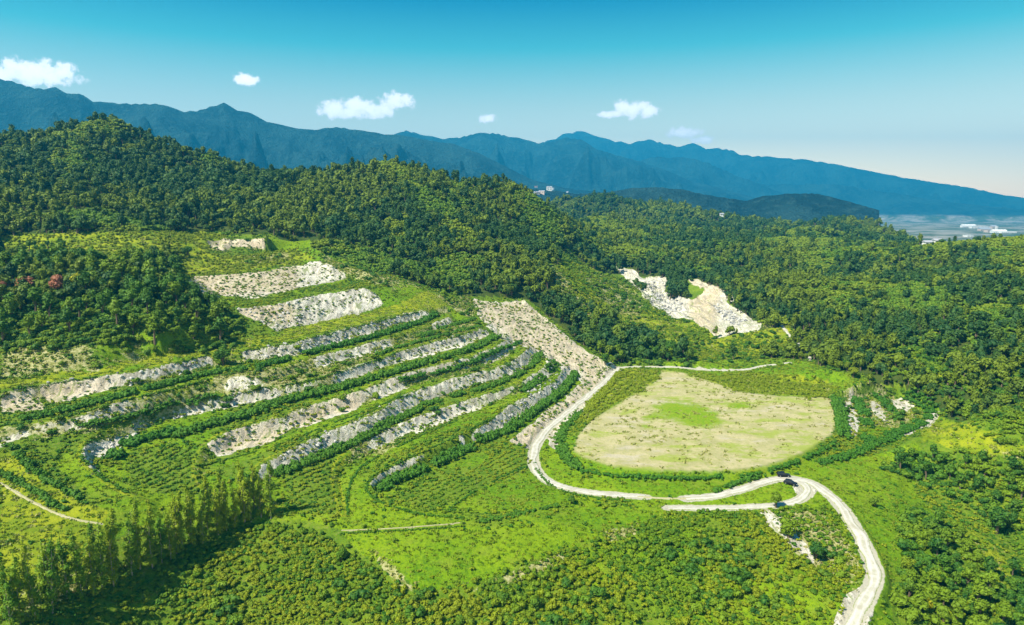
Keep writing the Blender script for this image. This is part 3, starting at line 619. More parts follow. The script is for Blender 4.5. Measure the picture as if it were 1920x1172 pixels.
def leaf_material(name, c1, c2, c3, zone=.02, zc=(.14, .17, .01), zamt=.6, trans=.25):
    """c1..c2 by tree, c3 sparse clump tone, zone: patches of yellower growth over the hills"""
    m, nt, b, o = new_mat(name); ge = nt.nodes.new('ShaderNodeNewGeometry'); pos = ge.outputs['Position']
    oi = nt.nodes.new('ShaderNodeObjectInfo')
    c = mixc(nt, oi.outputs['Random'], c1, c2)
    f = noisen(nt, pos, .9, 2)
    c = mixc(nt, mth(nt, 'MULTIPLY', sstep(nt, f, .45, .68), .55), c, c3)
    z = noisen(nt, oi.outputs['Location'], zone, 3, .6)
    c = mixc(nt, mth(nt, 'MULTIPLY', sstep(nt, mth(nt, 'ADD', z, mth(nt, 'MULTIPLY', oi.outputs['Random'], .20)), .55, .68), zamt), c, zc)
    lk(nt, c, b.inputs['Base Color']); b.inputs['Roughness'].default_value = .65; b.inputs['Specular IOR Level'].default_value = .25
    if trans:
        t = nt.nodes.new('ShaderNodeBsdfTranslucent'); lk(nt, mixc(nt, .5, c, (.22, .34, .01)), t.inputs[0])
        mx = nt.nodes.new('ShaderNodeMixShader'); mx.inputs[0].default_value = trans
        lk(nt, b.outputs[0], mx.inputs[1]); lk(nt, t.outputs[0], mx.inputs[2]); lk(nt, mx.outputs[0], o.inputs[0])
    return m
M_FOREST = leaf_material('forest_leaves', (.013, .062, .014), (.052, .118, .011), (.085, .150, .012), .010, (.16, .215, .006), .75, .12)
M_TREE = leaf_material('broad_leaves', (.020, .090, .009), (.080, .190, .007), (.13, .24, .008), .03, (.19, .27, .005), .6, .15)
M_HEDGE = leaf_material('hedge_leaves', (.040, .150, .008), (.065, .19, .010), (.11, .25, .012), .05, (.1, .2, .01), .3)
M_POPLAR = leaf_material('poplar_leaves', (.08, .20, .006), (.20, .31, .006), (.30, .37, .010), .05, (.30, .34, .006), .5, .2)
M_LIME = leaf_material('lime_leaves', (.14, .22, .006), (.24, .29, .008), (.28, .32, .01), .05, (.2, .27, .008), .4)
M_HILLBUSH = leaf_material('hill_bush_leaves', (.055, .145, .008), (.13, .225, .008), (.18, .26, .010), .012, (.24, .28, .01), .5, .15)
M_YELLOW = leaf_material('yellow_leaves', (.38, .37, .006), (.38, .37, .006), (.5, .45, .01), .05, (.4, .4, .008), .0)
M_RED = leaf_material('russet_leaves', (.32, .10, .06), (.42, .16, .10), (.30, .16, .06), .05, (.3, .2, .05), .0)
M_SCRUB = leaf_material('scrub_leaves', (.045, .135, .006), (.175, .275, .004), (.24, .34, .006), .045, (.28, .30, .006), .6, .2)
M_GRASS = leaf_material('grass_blades', (.11, .215, .003), (.20, .28, .008), (.24, .30, .02), .05, (.3, .31, .03), .4)
M_STRAW = leaf_material('straw_blades', (.30, .30, .07), (.46, .42, .18), (.3, .32, .06), .05, (.2, .27, .03), .5)
def plain_mat(name, col, rough=.8, metal=0, var=.15, sc=1.5):
    m, nt, b, o = new_mat(name); ge = nt.nodes.new('ShaderNodeNewGeometry')
    n = noisen(nt, ge.outputs['Position'], sc, 4)
    dk = tuple(v*(1-var*1.6) for v in col); lt = tuple(min(1, v*(1+var)) for v in col)
    cc_ = mixc(nt, n, dk, lt)
    if var > .35:
        oi = nt.nodes.new('ShaderNodeObjectInfo'); cc_ = mixc(nt, mth(nt, 'POWER', oi.outputs['Random'], 1.6), cc_, (.10, .105, .11))
    lk(nt, cc_, b.inputs['Base Color']); b.inputs['Roughness'].default_value = rough; b.inputs['Metallic'].default_value = metal
    return m
M_BARK = plain_mat('bark', (.16, .12, .08)); M_ROCK = plain_mat('quarry_rock', (.56, .54, .49), .85, 0, .4, .8)
M_PALEBARK = plain_mat('pale_bark', (.34, .31, .24))

M_PATHM = plain_mat('worn_path', (.40, .37, .20), .9, 0, .3)
# ------------------------------------------------------------------ the ground, split by what covers it
def add_attrs(me, idx):
    for nm, ch in (('cover_a', (pale, grass, dry)), ('cover_b', (lime, forest, oval)), ('cover_c', (ovalg, sand, roadm))):
        at = me.color_attributes.new(nm, 'FLOAT_COLOR', 'POINT')
        c = np.ones((len(idx), 4), np.float32)
        for k in range(3): c[:, k] = ch[k].ravel()[idx]
        at.data.foreach_set('color', c.ravel())
ii = np.arange(NR*NA).reshape(NR, NA)
quads = np.stack([ii[:-1, :-1], ii[:-1, 1:], ii[1:, 1:], ii[1:, :-1]], -1).reshape(-1, 4)[:, ::-1]
allv = np.stack([GX, GY, Z], -1).reshape(-1, 3)
qc = quads[:, 0]
cls = np.zeros(len(quads), int)
cls[(GR.ravel()[qc] > 430) & (tz.ravel()[qc] == 0)] = 1
cls[(pale.ravel()[qc] > .5) & (GR.ravel()[qc] < 430)] = 2
cls[(pale.ravel()[qc] > .5) & (PX.ravel()[qc] > 1130) & (PX.ravel()[qc] < 1440) & (PY.ravel()[qc] < 640)] = 3
cls[oval.ravel()[qc] > .5] = 4
for k, (nm, lab) in enumerate([('ground', 'green grassy ground of meadows and terraces in the old quarry'), ('hills', 'rounded hills under the woodland'), ('bank', 'bare pale banks between the terraces'), ('cliff', 'white bare rock cliff on the hillside beyond the fields'), ('field', 'flat oval field of dusty ground with thin yellow grass')]):
    q = quads[cls == k]
    idx, inv = np.unique(q, return_inverse=True)
    me = mesh_np(nm, allv[idx], inv.reshape(-1, 4), M_GROUND, True); add_attrs(me, idx)
    o = link(bpy.data.objects.new(nm, me)); tag(o, lab, kind='structure')

def strip(name, w, wd, mat, lift, label, ragged=.8):
    t = np.gradient(w[:, :2], axis=0); t /= np.linalg.norm(t, axis=1)[:, None]; n = np.stack([-t[:, 1], t[:, 0]], 1)
    nx = 9; V = []; ac = []
    for k in range(len(w)):
        wl = wd*(.5+ragged*.35*noise.noise((k*.21, 3.1, wd))); wr = wd*(.5+ragged*.35*noise.noise((k*.21, 9.7, wd)))
        for j in range(nx):
            u = j/(nx-1); off = -wl+(wl+wr)*u
            x = w[k, 0]+n[k, 0]*off; y = w[k, 1]+n[k, 1]*off
            edge = -.25 if j in (0, nx-1) else 0.03*math.cos((u-.5)*6)
            V.append((x, y, 0)); ac.append((u, edge))
    V = np.array(V); ac = np.array(ac)
    zc = np.repeat(w[:, 2], nx)
    V[:, 2] = np.maximum(zc, hgt(V[:, 0], V[:, 1])+.05)*1.0+lift+ac[:, 1]
    g = np.arange(len(V)).reshape(-1, nx)
    F = np.stack([g[:-1, :-1], g[:-1, 1:], g[1:, 1:], g[1:, :-1]], -1).reshape(-1, 4)
    me = mesh_np(name, V, F, mat, True)
    at = me.attributes.new('across', 'FLOAT', 'POINT'); at.data.foreach_set('value', ac[:, 0].astype(np.float32))
    o = link(bpy.data.objects.new(name, me)); tag(o, label, kind='structure'); return o
RL = {'track.005': 'faint grassy wheel track joining the two gravel roads', 'road': 'white gravel road curving down past the terraces', 'road.001': 'white gravel road bending round to the lower right', 'road.002': 'short white gravel spur below the bend',
      'track': 'pale dirt track behind the oval field', 'track.001': 'narrow pale track climbing into the wood', 'track.002': 'short pale track at the far right terraces', 'track.003': 'thin worn track on the lower left slope', 'track.004': 'faint gravel path along the meadow edge'}
for n_, (w, wd) in RW.items():
    strip(n_, w, wd, M_PATHM if n_ in ('track.003', 'track.004', 'track.005') else M_ROAD, .06+.012*list(RW).index(n_), RL[n_])

# ------------------------------------------------------------------ leafy prototypes
def blob_leaves(lobes, n, size, rng, up=.35, flat=.6):
    """leaf clumps: small bent quads scattered over and through the lobes; lobes = (cx,cy,cz,rx,ry,rz)"""
    L = np.array(lobes, float); vol = (L[:, 3]*L[:, 4]*L[:, 5])**(2/3); pr = vol/vol.sum()
    k = rng.choice(len(L), n, p=pr)
    d = rng.normal(size=(n, 3)); d /= np.linalg.norm(d, axis=1)[:, None]; d[:, 2] = np.where(d[:, 2] < -.5, -d[:, 2]*.4, d[:, 2])
    rad = rng.uniform(.55, 1.0, n)**.5
    c = L[k, :3]+d*L[k, 3:6]*rad[:, None]
    nr = d+rng.normal(size=(n, 3))*.45; nr[:, 2] += up; nr /= np.linalg.norm(nr, axis=1)[:, None]
    a = np.cross(nr, rng.normal(size=(n, 3))); a /= np.linalg.norm(a, axis=1)[:, None]; b = np.cross(nr, a)
    s = size*rng.uniform(.6, 1.4, n)[:, None]
    bend = nr*s*rng.uniform(-.35, .1, n)[:, None]
    v = np.stack([c-a*s*.5+bend, c-b*s*.5*flat, c+a*s*.5+bend, c+b*s*.5*flat], 1).reshape(-1, 3)
    f = np.arange(n*4).reshape(-1, 4)
    return v, f
def core(lobes, shrink=.72):                    # dark inner mass so crowns are not see-through shells
    V = []; F = []; o = 0
    for (cx, cy, cz, rx, ry, rz) in lobes:
        nu, nv = 6, 4
        for j in range(nv+1):
            for i in range(nu):
                th = math.pi*j/nv; ph = 2*math.pi*i/nu+j*.4
                V.append((cx+rx*shrink*math.sin(th)*math.cos(ph), cy+ry*shrink*math.sin(th)*math.sin(ph), cz+rz*shrink*math.cos(th)))
        for j in range(nv):
            for i in range(nu):
                F.append((o+j*nu+i, o+(j+1)*nu+i, o+(j+1)*nu+(i+1) % nu, o+j*nu+(i+1) % nu))
        o = len(V)
    return np.array(V), np.array(F)
def join(parts):
    V = []; F = []; o = 0
    for v, f in parts:
        V.append(v); F.append(f+o); o += len(v)
    return np.vstack(V), np.vstack(F)
def tube(path, radii, sides=6):
    V = []; F = []
    for k, p in enumerate(path):
        for i in range(sides):
            a = 2*math.pi*i/sides; V.append((p[0]+radii[k]*math.cos(a), p[1]+radii[k]*math.sin(a), p[2]))
    for k in range(len(path)-1):
        for i in range(sides):
            F.append((k*sides+i, k*sides+(i+1) % sides, (k+1)*sides+(i+1) % sides, (k+1)*sides+i))
    return np.array(V), np.array(F)
def crown_lobes(rng, w, h, base, n):
    out = []
    for i in range(n):
        a = rng.uniform(0, 6.283); q = rng.uniform(.15, .62)*w; z = base+h*rng.uniform(.2, .8)
        k = 1-abs((z-base)/h-.45)*.9; r = w*rng.uniform(.34, .52)*max(.5, k)
        out.append((q*k*math.cos(a), q*k*math.sin(a), z, r, r*rng.uniform(.8, 1.1), r*rng.uniform(.65, .95)))
    out.append((0, 0, base+h*.55, w*.55, w*.55, h*.42))
    return out
def make_tree_meshes(name, seed, w, h, base, nl, leaves, size, mat, barkm=None, limbs=4, corem=True, up=.35):
    rng = np.random.default_rng(seed); lob = crown_lobes(rng, w, h, base, nl)
    parts = [blob_leaves(lob, leaves, size, rng, up)]
    if corem: parts.append(core(lob))
    v, f = join(parts); crown = mesh_np(name+'_crown', v, f, mat)
    rt = w*.07+.06
    tp = [tube([(0, 0, -.8), (rng.normal()*.1, rng.normal()*.1, base*.6), (rng.normal()*.2, rng.normal()*.2, base+h*.6)], [rt*1.3, rt, rt*.4], 6)]
    for i in range(limbs):
        l = lob[i % len(lob)]; z0 = base*rng.uniform(.6, 1)
        tp.append(tube([(0, 0, z0), (l[0]*.5, l[1]*.5, (z0+l[2])*.5+.2), (l[0], l[1], l[2])], [rt*.55, rt*.4, rt*.15], 5))
    v, f = join(tp); trunk = mesh_np(name+'_trunk', v, f, barkm or M_BARK, True)
    return crown, trunk
def make_poplar(name, seed, w, h, leaves, size, mat):
    rng = np.random.default_rng(seed); lob = []
    n = 11
    for i in range(n):
        u = i/(n-1); z = h*(.06+.90*u); prof = math.sin(math.pi*min(1, (u*.86+.14)))**.65
        q = w*.30*prof; a = rng.uniform(0, 6.28)
        lob.append((q*math.cos(a), q*math.sin(a), z, w*.55*prof+.12, w*.55*prof+.12, h*.085+.3))
    v1, f1 = blob_leaves(lob, leaves, size, rng, .5, .55)
    v2, f2 = core(lob, .55)
    v, f = join([(v1, f1), (v2, f2)]); crown = mesh_np(name+'_crown', v, f, mat)
    tp = [tube([(0, 0, -.8), (.05, .03, h*.3), (0, .05, h*.6), (0, 0, h*.93)], [.20, .15, .10, .03], 6)]
    for i in range(9):
        z0 = h*rng.uniform(.1, .7); a = rng.uniform(0, 6.28); q = w*.55
        tp.append(tube([(0, 0, z0), (q*.5*math.cos(a), q*.5*math.sin(a), z0+1.0), (q*math.cos(a), q*math.sin(a), z0+2.4)], [.06, .045, .02], 4))
    v, f = join(tp); return crown, mesh_np(name+'_trunk', v, f, M_PALEBARK, True)
def place_tree(kind, meshes, x, y, z, s, rz, label, cat, group=None, mat=None, tilt=(0, 0), sz=1.0):
    r = bpy.data.objects.new(kind, None); link(r); r.location = (x, y, z); r.scale = (s, s, s*sz); r.rotation_euler = (tilt[0], tilt[1], rz)
    r.empty_display_size = .5
    tag(r, label, cat, group)
    c = link(bpy.data.objects.new('crown', meshes[0]), r); link(bpy.data.objects.new('trunk', meshes[1]), r)
    if mat:
        c.material_slots[0].link = 'OBJECT'; c.material_slots[0].material = mat
    return r

# geometry-nodes scatter for what nobody could count
def proto_collection(name, meshes):
    c = bpy.data.collections.new(name)
    for k, me in enumerate(meshes): c.objects.link(bpy.data.objects.new('%s_%02d' % (name, k), me))
    return c
def scatter(name, label, pts, scl, coll, nproto, seed=0, zs=None, kind='stuff'):
    rng = np.random.default_rng(seed); n = len(pts)
    me = bpy.data.meshes.new(name); me.vertices.add(n); me.vertices.foreach_set('co', np.ascontiguousarray(pts, np.float32).ravel())
    sc3 = np.repeat(np.asarray(scl, np.float32)[:, None], 3, 1)
    if zs is not None: sc3[:, 2] *= zs
    a = me.attributes.new('scl', 'FLOAT_VECTOR', 'POINT'); a.data.foreach_set('vector', np.ascontiguousarray(sc3).ravel())
    rot = np.zeros((n, 3), np.float32); rot[:, 2] = rng.uniform(0, 6.283, n); rot[:, 0] = rng.normal(0, .06, n)
    a = me.attributes.new('rot', 'FLOAT_VECTOR', 'POINT'); a.data.foreach_set('vector', rot.ravel())
    a = me.attributes.new('pick', 'INT', 'POINT'); a.data.foreach_set('value', rng.integers(0, nproto, n).astype(np.int32))
    o = link(bpy.data.objects.new(name, me)); tag(o, label, kind=kind)
    g = bpy.data.node_groups.new(name+'_scatter', 'GeometryNodeTree')
    g.interface.new_socket('Geometry', in_out='INPUT', socket_type='NodeSocketGeometry'); g.interface.new_socket('Geometry', in_out='OUTPUT', socket_type='NodeSocketGeometry')
    gi = g.nodes.new('NodeGroupInput'); go = g.nodes.new('NodeGroupOutput'); ip = g.nodes.new('GeometryNodeInstanceOnPoints')
    ci = g.nodes.new('GeometryNodeCollectionInfo'); ci.inputs[0].default_value = coll; ci.inputs['Separate Children'].default_value = True; ci.inputs['Reset Children'].default_value = True
    def na(nm, ty):
        q = g.nodes.new('GeometryNodeInputNamedAttribute'); q.data_type = ty; q.inputs[0].default_value = nm; return q
    s_, r_, p_ = na('scl', 'FLOAT_VECTOR'), na('rot', 'FLOAT_VECTOR'), na('pick', 'INT')
    ip.inputs['Pick Instance'].default_value = True
    L = g.links.new
    L(gi.outputs[0], ip.inputs['Points']); L(ci.outputs[0], ip.inputs['Instance']); L(p_.outputs[0], ip.inputs['Instance Index'])
    L(r_.outputs[0], ip.inputs['Rotation']); L(s_.outputs[0], ip.inputs['Scale']); L(ip.outputs[0], go.inputs[0])
    md = o.modifiers.new('scatter', 'NODES'); md.node_group = g
    return o
def jitter_points(r0, r1, a0, a1, dens_fn, n, seed):
    """n candidate points uniform over a polar sector, kept with probability dens_fn(x, y)"""
    rng = np.random.default_rng(seed)
    r = np.sqrt(rng.uniform(r0*r0, r1*r1, n)); a = rng.uniform(R(a0), R(a1), n)
    x = r*np.sin(a); y = r*np.cos(a); keep = rng.uniform(size=n) < dens_fn(x, y)
    return x[keep], y[keep]
def sector_area(r0, r1, a0, a1): return .5*(r1*r1-r0*r0)*R(a1-a0)

# ------------------------------------------------------------------ woodland
FT = [make_tree_meshes('forest_tree', 100+i, w_, h_, 1.2, n_, 170, z_, M_FOREST, limbs=2) for i, (w_, h_, n_, z_) in enumerate([(3.1, 5.4, 6, 1.0), (3.9, 4.8, 8, 1.05), (2.3, 6.8, 5, .9), (3.4, 4.2, 4, 1.2), (2.7, 5.6, 7, .8), (4.4, 5.6, 9, 1.2), (2.0, 5.0, 3, .8), (3.0, 6.2, 6, 1.1), (3.6, 3.6, 5, .9)])]
def bare_mesh(crown, trunk, name):              # crown + trunk in one mesh for the scatter
    bm = bmesh.new(); bm.from_mesh(crown); n0 = len(bm.faces); bm.from_mesh(trunk); bm.faces.ensure_lookup_table()
    for f in bm.faces[n0:]: f.material_index = 1
    me = bpy.data.meshes.new(name); bm.to_mesh(me); bm.free(); me.materials.append(crown.materials[0]); me.materials.append(trunk.materials[0]); return me
fcol = proto_collection('forest_tree_kinds', [bare_mesh(a, b, 'forest_tree') for a, b in FT])
OPEN = np.clip(fbm(GX, GY, 60, 3, 71)*1.6-.45, 0, 1)*np.clip((GR-400)/100, 0, 1)   # thinner, grassy openings
OPNP = region([[(1480,412),(1530,405),(1575,470),(1550,545),(1510,560),(1500,500),(1470,450)],[(1080,400),(1180,420),(1260,460),(1200,470),(1100,440)],[(1700,520),(1780,560),(1700,600),(1660,560)],[(1840,470),(1940,450),(1960,520),(1880,540)],[(150,290),(200,280),(180,330),(140,320)],[(820,340),(900,345),(880,400),(830,430)],[(700,430),(760,400),(780,440),(730,490)],[(960,400),(1010,380),(1060,440),(1040,470),(980,450)],[(1780,600),(1860,590),(1840,640)]], 1500, rmin=360, soft=6, warp=3)
OPEN = np.clip(OPNP*.9+np.clip((RN-.46+.35*fbm(GX, GY, 26, 3, 73))/.22, 0, 1), 0, 1)*np.clip((GR-380)/60, 0, 1)
def dens(x, y): return samp(forest, x, y)*(1-.88*samp(OPEN, x, y))
P1 = []; 
for (r0, r1, sp) in ((380, 650, 4.0), (650, 950, 4.8), (950, 1760, 6.4)):
    n = int(sector_area(r0, r1, -44, 44)/(sp*sp)*1.4)
    x, y = jitter_points(r0, r1, -49.5, 49.5, dens, n, int(r0)); s = np.random.default_rng(int(r1)).uniform(.5, 1.75, len(x))**1.1*(sp/4.6)**.9*(1-.25*samp(RN, x, y))
    P1.append(np.stack([x, y, hgt(x, y)-.3, s], 1))
n = int(sector_area(215, 380, -44, 44)/(4.0*4.0)*1.3)
x, y = jitter_points(215, 380, -49.5, 49.5, dens, n, 5); s = np.random.default_rng(6).uniform(.6, 1.25, len(x)); near = np.stack([x, y, hgt(x, y)-.3, s], 1)
n = int(sector_area(120, 215, -44, 44)/(4.6*4.6)*1.2)
x, y = jitter_points(120, 215, -44, 44, dens, n, 15); s = np.random.default_rng(6).uniform(.6, 1.2, len(x)); near = np.vstack([near, np.stack([x, y, hgt(x, y)-.3, s], 1)])
far = np.vstack(P1)
# drop trees hidden far behind the crests
te = (far[:, 2]+9-CAMZ)/np.hypot(far[:, 0], far[:, 1]); mx = np.maximum.accumulate(TE, axis=0)
hid = te < samp(mx, far[:, 0], far[:, 1])-.012
far = far[~hid]
pn, qn = to_px(near[:, 0], near[:, 1], near[:, 2]+4)
inview = (pn > -700) & (pn < 2600) & (qn < 1260)
near = near[inview]; pn = pn[inview]; qn = qn[inview]
size = near[:, 3]/np.hypot(near[:, 0], near[:, 1])
order = np.argsort(-size); print('near trees', len(near), 'far', len(far))
NT = [make_tree_meshes('near_tree', 200+i, 2.9, 5.6, 1.8, 7, 420, .72, M_TREE, limbs=4) for i in range(5)]
ZONE = lambda a, b: ('bushy dark green tree in the grove on the upper left slope', 'trees in the upper left grove') if a < 520 else (('rounded green tree at the foot of the central wooded spur', 'trees at the foot of the spur') if a < 1480 else (('rounded green tree in the wood above the far right terraces', 'trees of the wood beyond the right terraces') if b < 800 else ('dark rounded tree on the slope at the lower right', 'trees on the lower right slope')))
for q, k in enumerate(order[:30]):
    lab, grp = ZONE(pn[k], qn[k])
    place_tree('broadleaf_tree', NT[q % 5], near[k, 0], near[k, 1], near[k, 2], near[k, 3], random.uniform(0, 6.28), lab, 'tree', grp, sz=random.uniform(.85, 1.15))
rest = near[order[30:]]
allf = np.vstack([far, rest])
scatter('woodland', 'dense green woodland covering the hills', allf[:, :3], allf[:, 3], fcol, 9, 3, zs=RNG.uniform(.8, 1.3, len(allf)))

# ------------------------------------------------------------------ hedges on the benches: each one a thing
def shrub_bits(seed, w, h, leaves, size, mat=None):
    rng = np.random.default_rng(seed)
    lob = [(rng.normal()*w*.25, rng.normal()*w*.25, h*rng.uniform(.35, .65), w*rng.uniform(.3, .45), w*rng.uniform(.3, .45), h*rng.uniform(.3, .42)) for _ in range(3)]
    return join([blob_leaves(lob, leaves, size, rng, .4), core(lob, .75)])
HB = [shrub_bits(300+i, 1.0, 1.0, 34, .40) for i in range(8)]
def hedge(label, pts, width, height, mat=None, group='hedges planted along the terraces', spacing=.62, gap=0.0, jit=.32):
    w = qline(pts, spacing); rng = np.random.default_rng(int(abs(pts[0][0])*7+pts[0][1]))
    V = []; F = []; o = 0; sc0 = 1.0
    t = np.gradient(w[:, :2], axis=0); t /= np.linalg.norm(t, axis=1)[:, None]; n = np.stack([-t[:, 1], t[:, 0]], 1)
    for k in range(len(w)):
        if gap and noise.noise((k*.11, pts[0][1]*.1, 1.3)) < gap-.6: continue
        for side in ((-.3, .3) if width > 2.2 else (0,)):
            v, f = HB[rng.integers(8)]
            a = rng.uniform(0, 6.28); ca, sa = math.cos(a), math.sin(a)
            s = (width*.75 if width > 2.2 else width)*rng.uniform(.75, 1.25); hh = height*rng.uniform(.65, 1.25)
            off = side*width+rng.normal()*width*jit*.4
            x0 = w[k, 0]+n[k, 0]*off; y0 = w[k, 1]+n[k, 1]*off; z0 = float(hgt(x0, y0))-.1
            vv = np.stack([(v[:, 0]*ca-v[:, 1]*sa)*s+x0, (v[:, 0]*sa+v[:, 1]*ca)*s+y0, v[:, 2]*hh+z0], 1)
            V.append(vv); F.append(f+o); o += len(v)
    if not V: return
    ob = obj_np('hedge', np.vstack(V), np.vstack(F), mat or M_HEDGE); tag(ob, label, 'hedge', group); return ob
HEDGES = [
 ('dark green hedge at the foot of the rocky face, uppermost long one', [(40,788),(130,770),(229,742),(312,722),(395,700),(460,694)], 3.0, 2.0),
 ('dark green hedge below the rocky blue-grey face, upper right half of the terraces', [(483,690),(546,673),(608,656),(670,641),(733,624),(796,603),(818,590)], 3.2, 2.3),
 ('thin scrubby hedge in two pieces on the far upper right bench', [(700,668),(760,648),(830,630),(900,612)], 2.4, 1.5),
 ('short scrubby hedge on the topmost right bench below the wood edge', [(790,632),(840,612),(890,598)], 2.6, 1.8),
 ('long deep green hedge across the middle terrace, left loop to ramp', [(330,820),(400,796),(483,774),(520,757),(587,742),(670,720),(754,695),(800,681),(850,668),(900,650),(930,632)], 3.6, 2.5),
 ('loose green hedge left of the middle, above the striped plantation', [(210,862),(230,838),(270,822),(330,812)], 3.4, 2.2),
 ('clipped small-bushed hedge above the longest white bank, right end curling upward', [(740,716),(800,702),(870,688),(920,668),(960,652),(972,640)], 2.4, 1.9),
 ('green hedge at the foot of the longest white bank, curling up to the ramp', [(793,762),(850,744),(906,731),(968,708),(1000,686),(1012,664)], 2.8, 2.1),
 ('dark hedge at the foot of the white blocky bank on the lower terraces', [(510,892),(560,876),(600,858),(640,842),(690,820),(740,790),(790,768)], 3.0, 2.2),
 ('short dark hedge on the second lowest bench near the ramp', [(975,738),(1005,720),(1030,700),(1040,682)], 2.8, 2.2),
 ('long dark hedge on the lowest bench beside the beige slope, ending by the road junction', [(890,832),(950,812),(980,790),(1015,764),(1048,742),(1070,718),(1080,700)], 3.2, 2.7),
 ('thick dark hedge casting a black shadow over the lowest crop field', [(715,920),(735,905),(770,892),(820,872),(860,850),(885,842)], 3.4, 2.6),
 ('narrow green hedge left of the pale strips, lining the upper track', [(100,812),(150,802),(210,790),(260,776),(330,758),(400,742)], 2.4, 1.6),
 ('curved hedge on the loop at the far left, between two green strips', [(18,838),(45,868),(80,898),(120,922),(160,940)], 1.9, 1.9),
 ('curved outer hedge at the left edge above the yellow grass slope', [(-10,885),(20,893),(60,920),(100,948),(125,958)], 1.9, 1.7),
 ('dark green hedge round the left end of the oval field', [(1090,775),(1065,795),(1052,815),(1050,840),(1062,862),(1085,880)], 2.8, 1.7),
 ('low dark hedge along the near edge of the oval field', [(1090,884),(1140,892),(1200,896),(1290,898),(1380,897),(1440,886),(1490,868),(1540,846),(1575,826)], 1.9, 1.1),
 ('thick upright green hedge at the right end of the oval field', [(1570,750),(1574,775),(1578,800),(1582,820)], 3.4, 2.4),
 ('tall narrow green hedge right of the white patch beyond the oval field', [(1604,735),(1610,760),(1622,785),(1630,810),(1625,830)], 3.4, 2.2),
 ('curved green hedge around the last right-hand terrace', [(1640,742),(1660,755),(1672,772),(1690,785),(1700,800)], 2.8, 1.9),
 ('outermost green hedge on the far right terrace beside the pale track', [(1700,745),(1735,755),(1748,772),(1735,792),(1700,808),(1665,820)], 3.0, 2.0),
 ('lime green bushy hedge between the road and the oval field', [(1160,700),(1150,715),(1125,745),(1100,772)], 2.6, 1.6),
 ('dark hedge below the right-hand terraces, running down toward the road bend', [(1690,822),(1650,828),(1610,850),(1570,862),(1530,872)], 2.6, 1.7),
 ('broken line of bushes above the white gravel road, left of the bend', [(1340,922),(1370,912),(1400,900),(1430,892)], 2.0, 1.5),
 ('line of dark bushes along the lower edge of the small bright field', [(900,978),(950,968),(1010,958),(1060,945)], 1.7, 1.0),
]
HEDGES += [
 ('low dark border line curving round the outside of the horseshoe bend', [(850,792),(800,812),(730,846),(680,872),(660,898),(650,930),(652,965)], .9, .7),
 ('low dark border line round the inside of the horseshoe bend, above the white pieces', [(930,782),(880,806),(800,846),(740,868),(702,890),(684,910),(694,932),(735,952),(800,968),(870,972)], .9, .7),
 ('thin dark planted line between the lowest crop field and the bright green field', [(838,958),(870,935),(920,905),(970,882),(1003,868)], .9, .7),
 ('thin dark line along the top edge of the broad green strip in the middle', [(385,872),(440,858),(500,842),(560,820),(620,795),(700,766),(760,742),(800,728)], .9, .7),
 ('thin dark line along the foot of the broad green strip, above the white blocks', [(470,862),(520,848),(573,824),(608,806),(671,785),(712,765),(754,738)], .8, .6),
 ('dark shrub line along the trench of the left loop', [(152,856),(175,882),(212,912),(262,932)], 1.3, .9),
 ('thin dark line under the long yellow-green track near the top of the terraces', [(0,737),(75,721),(150,712),(250,700),(330,682),(395,665)], .8, .6),
 ('thin dark line under the yellow-green track, right half of the top bench', [(460,658),(550,646),(600,630),(680,610),(740,594),(790,584)], .8, .6),
 ('low dark line along the second highest track of the terraces', [(0,800),(60,790),(150,777),(229,752),(312,734),(395,711)], 1.0, .8),
 ('low dark line under the bright track in the upper middle of the terraces', [(400,748),(462,736),(546,722),(608,710),(670,688),(740,662)], .9, .7),
 ('small dark row along the lower side of the gravel path by the meadow', [(640,1000),(700,998),(780,994),(860,988)], .8, .6),
 ('thin dark line along the outer edge of the lowest crop field, joining the road', [(1003,878),(1030,912),(1075,928),(1130,936),(1180,940)], 1.0, .8),
]
for i, (lab, pts, w_, h_) in enumerate(HEDGES):
    hedge(lab, pts, w_*.9, h_*.95, M_LIME if 'lime' in lab else None, gap=.32 if w_ < 3 else .18)

# ------------------------------------------------------------------ poplars on the bank, single trees
POPM = [make_poplar('poplar', 400+i, 2.15, 14.8, 1250, .40, M_POPLAR) for i in range(5)]
prow = qline([(20,1180),(70,1160),(130,1130),(190,1105),(250,1080),(310,1055),(370,1020),(430,990),(480,975),(505,965)], 2.35)
poplar_h = lambda: random.uniform(.82, 1.12)
POP_SPOTS = []
for k, p in enumerate(prow):
    POP_SPOTS.append((p[0]+random.gauss(0, .5), p[1]+random.gauss(0, .5), 0))
    if k % 2 == 0: POP_SPOTS.append((p[0]-2.6+random.gauss(0, .6), p[1]+2.8+random.gauss(0, .6), 1))
POP_SPOTS.sort(key=lambda s: s[0])
print('poplars', len(POP_SPOTS))
for k, (x, y, b) in enumerate(POP_SPOTS):
    if k == 0: lab = 'leftmost poplar of the row on the bank, cut by the picture edge'
    elif k == len(POP_SPOTS)-1: lab = 'last poplar at the right end of the row, beside the dark scrub hollow'
    else: lab = 'slender yellow-green poplar in the row along the bank' if b == 0 else 'slender poplar in the back line of the row on the bank'
    place_tree('poplar_tree', POPM[k % 5], x, y, float(hgt(x, y)), poplar_h(), random.uniform(0, 6.28), lab, 'tree', 'poplars on the bank', tilt=(random.gauss(0, .025), random.gauss(0, .025)), sz=random.uniform(.88, 1.08))
BIG = [make_tree_meshes('single_tree', 500+i, 3.0, 4.4, 1.3, 8, 900, .5, M_TREE, limbs=6) for i in range(3)]
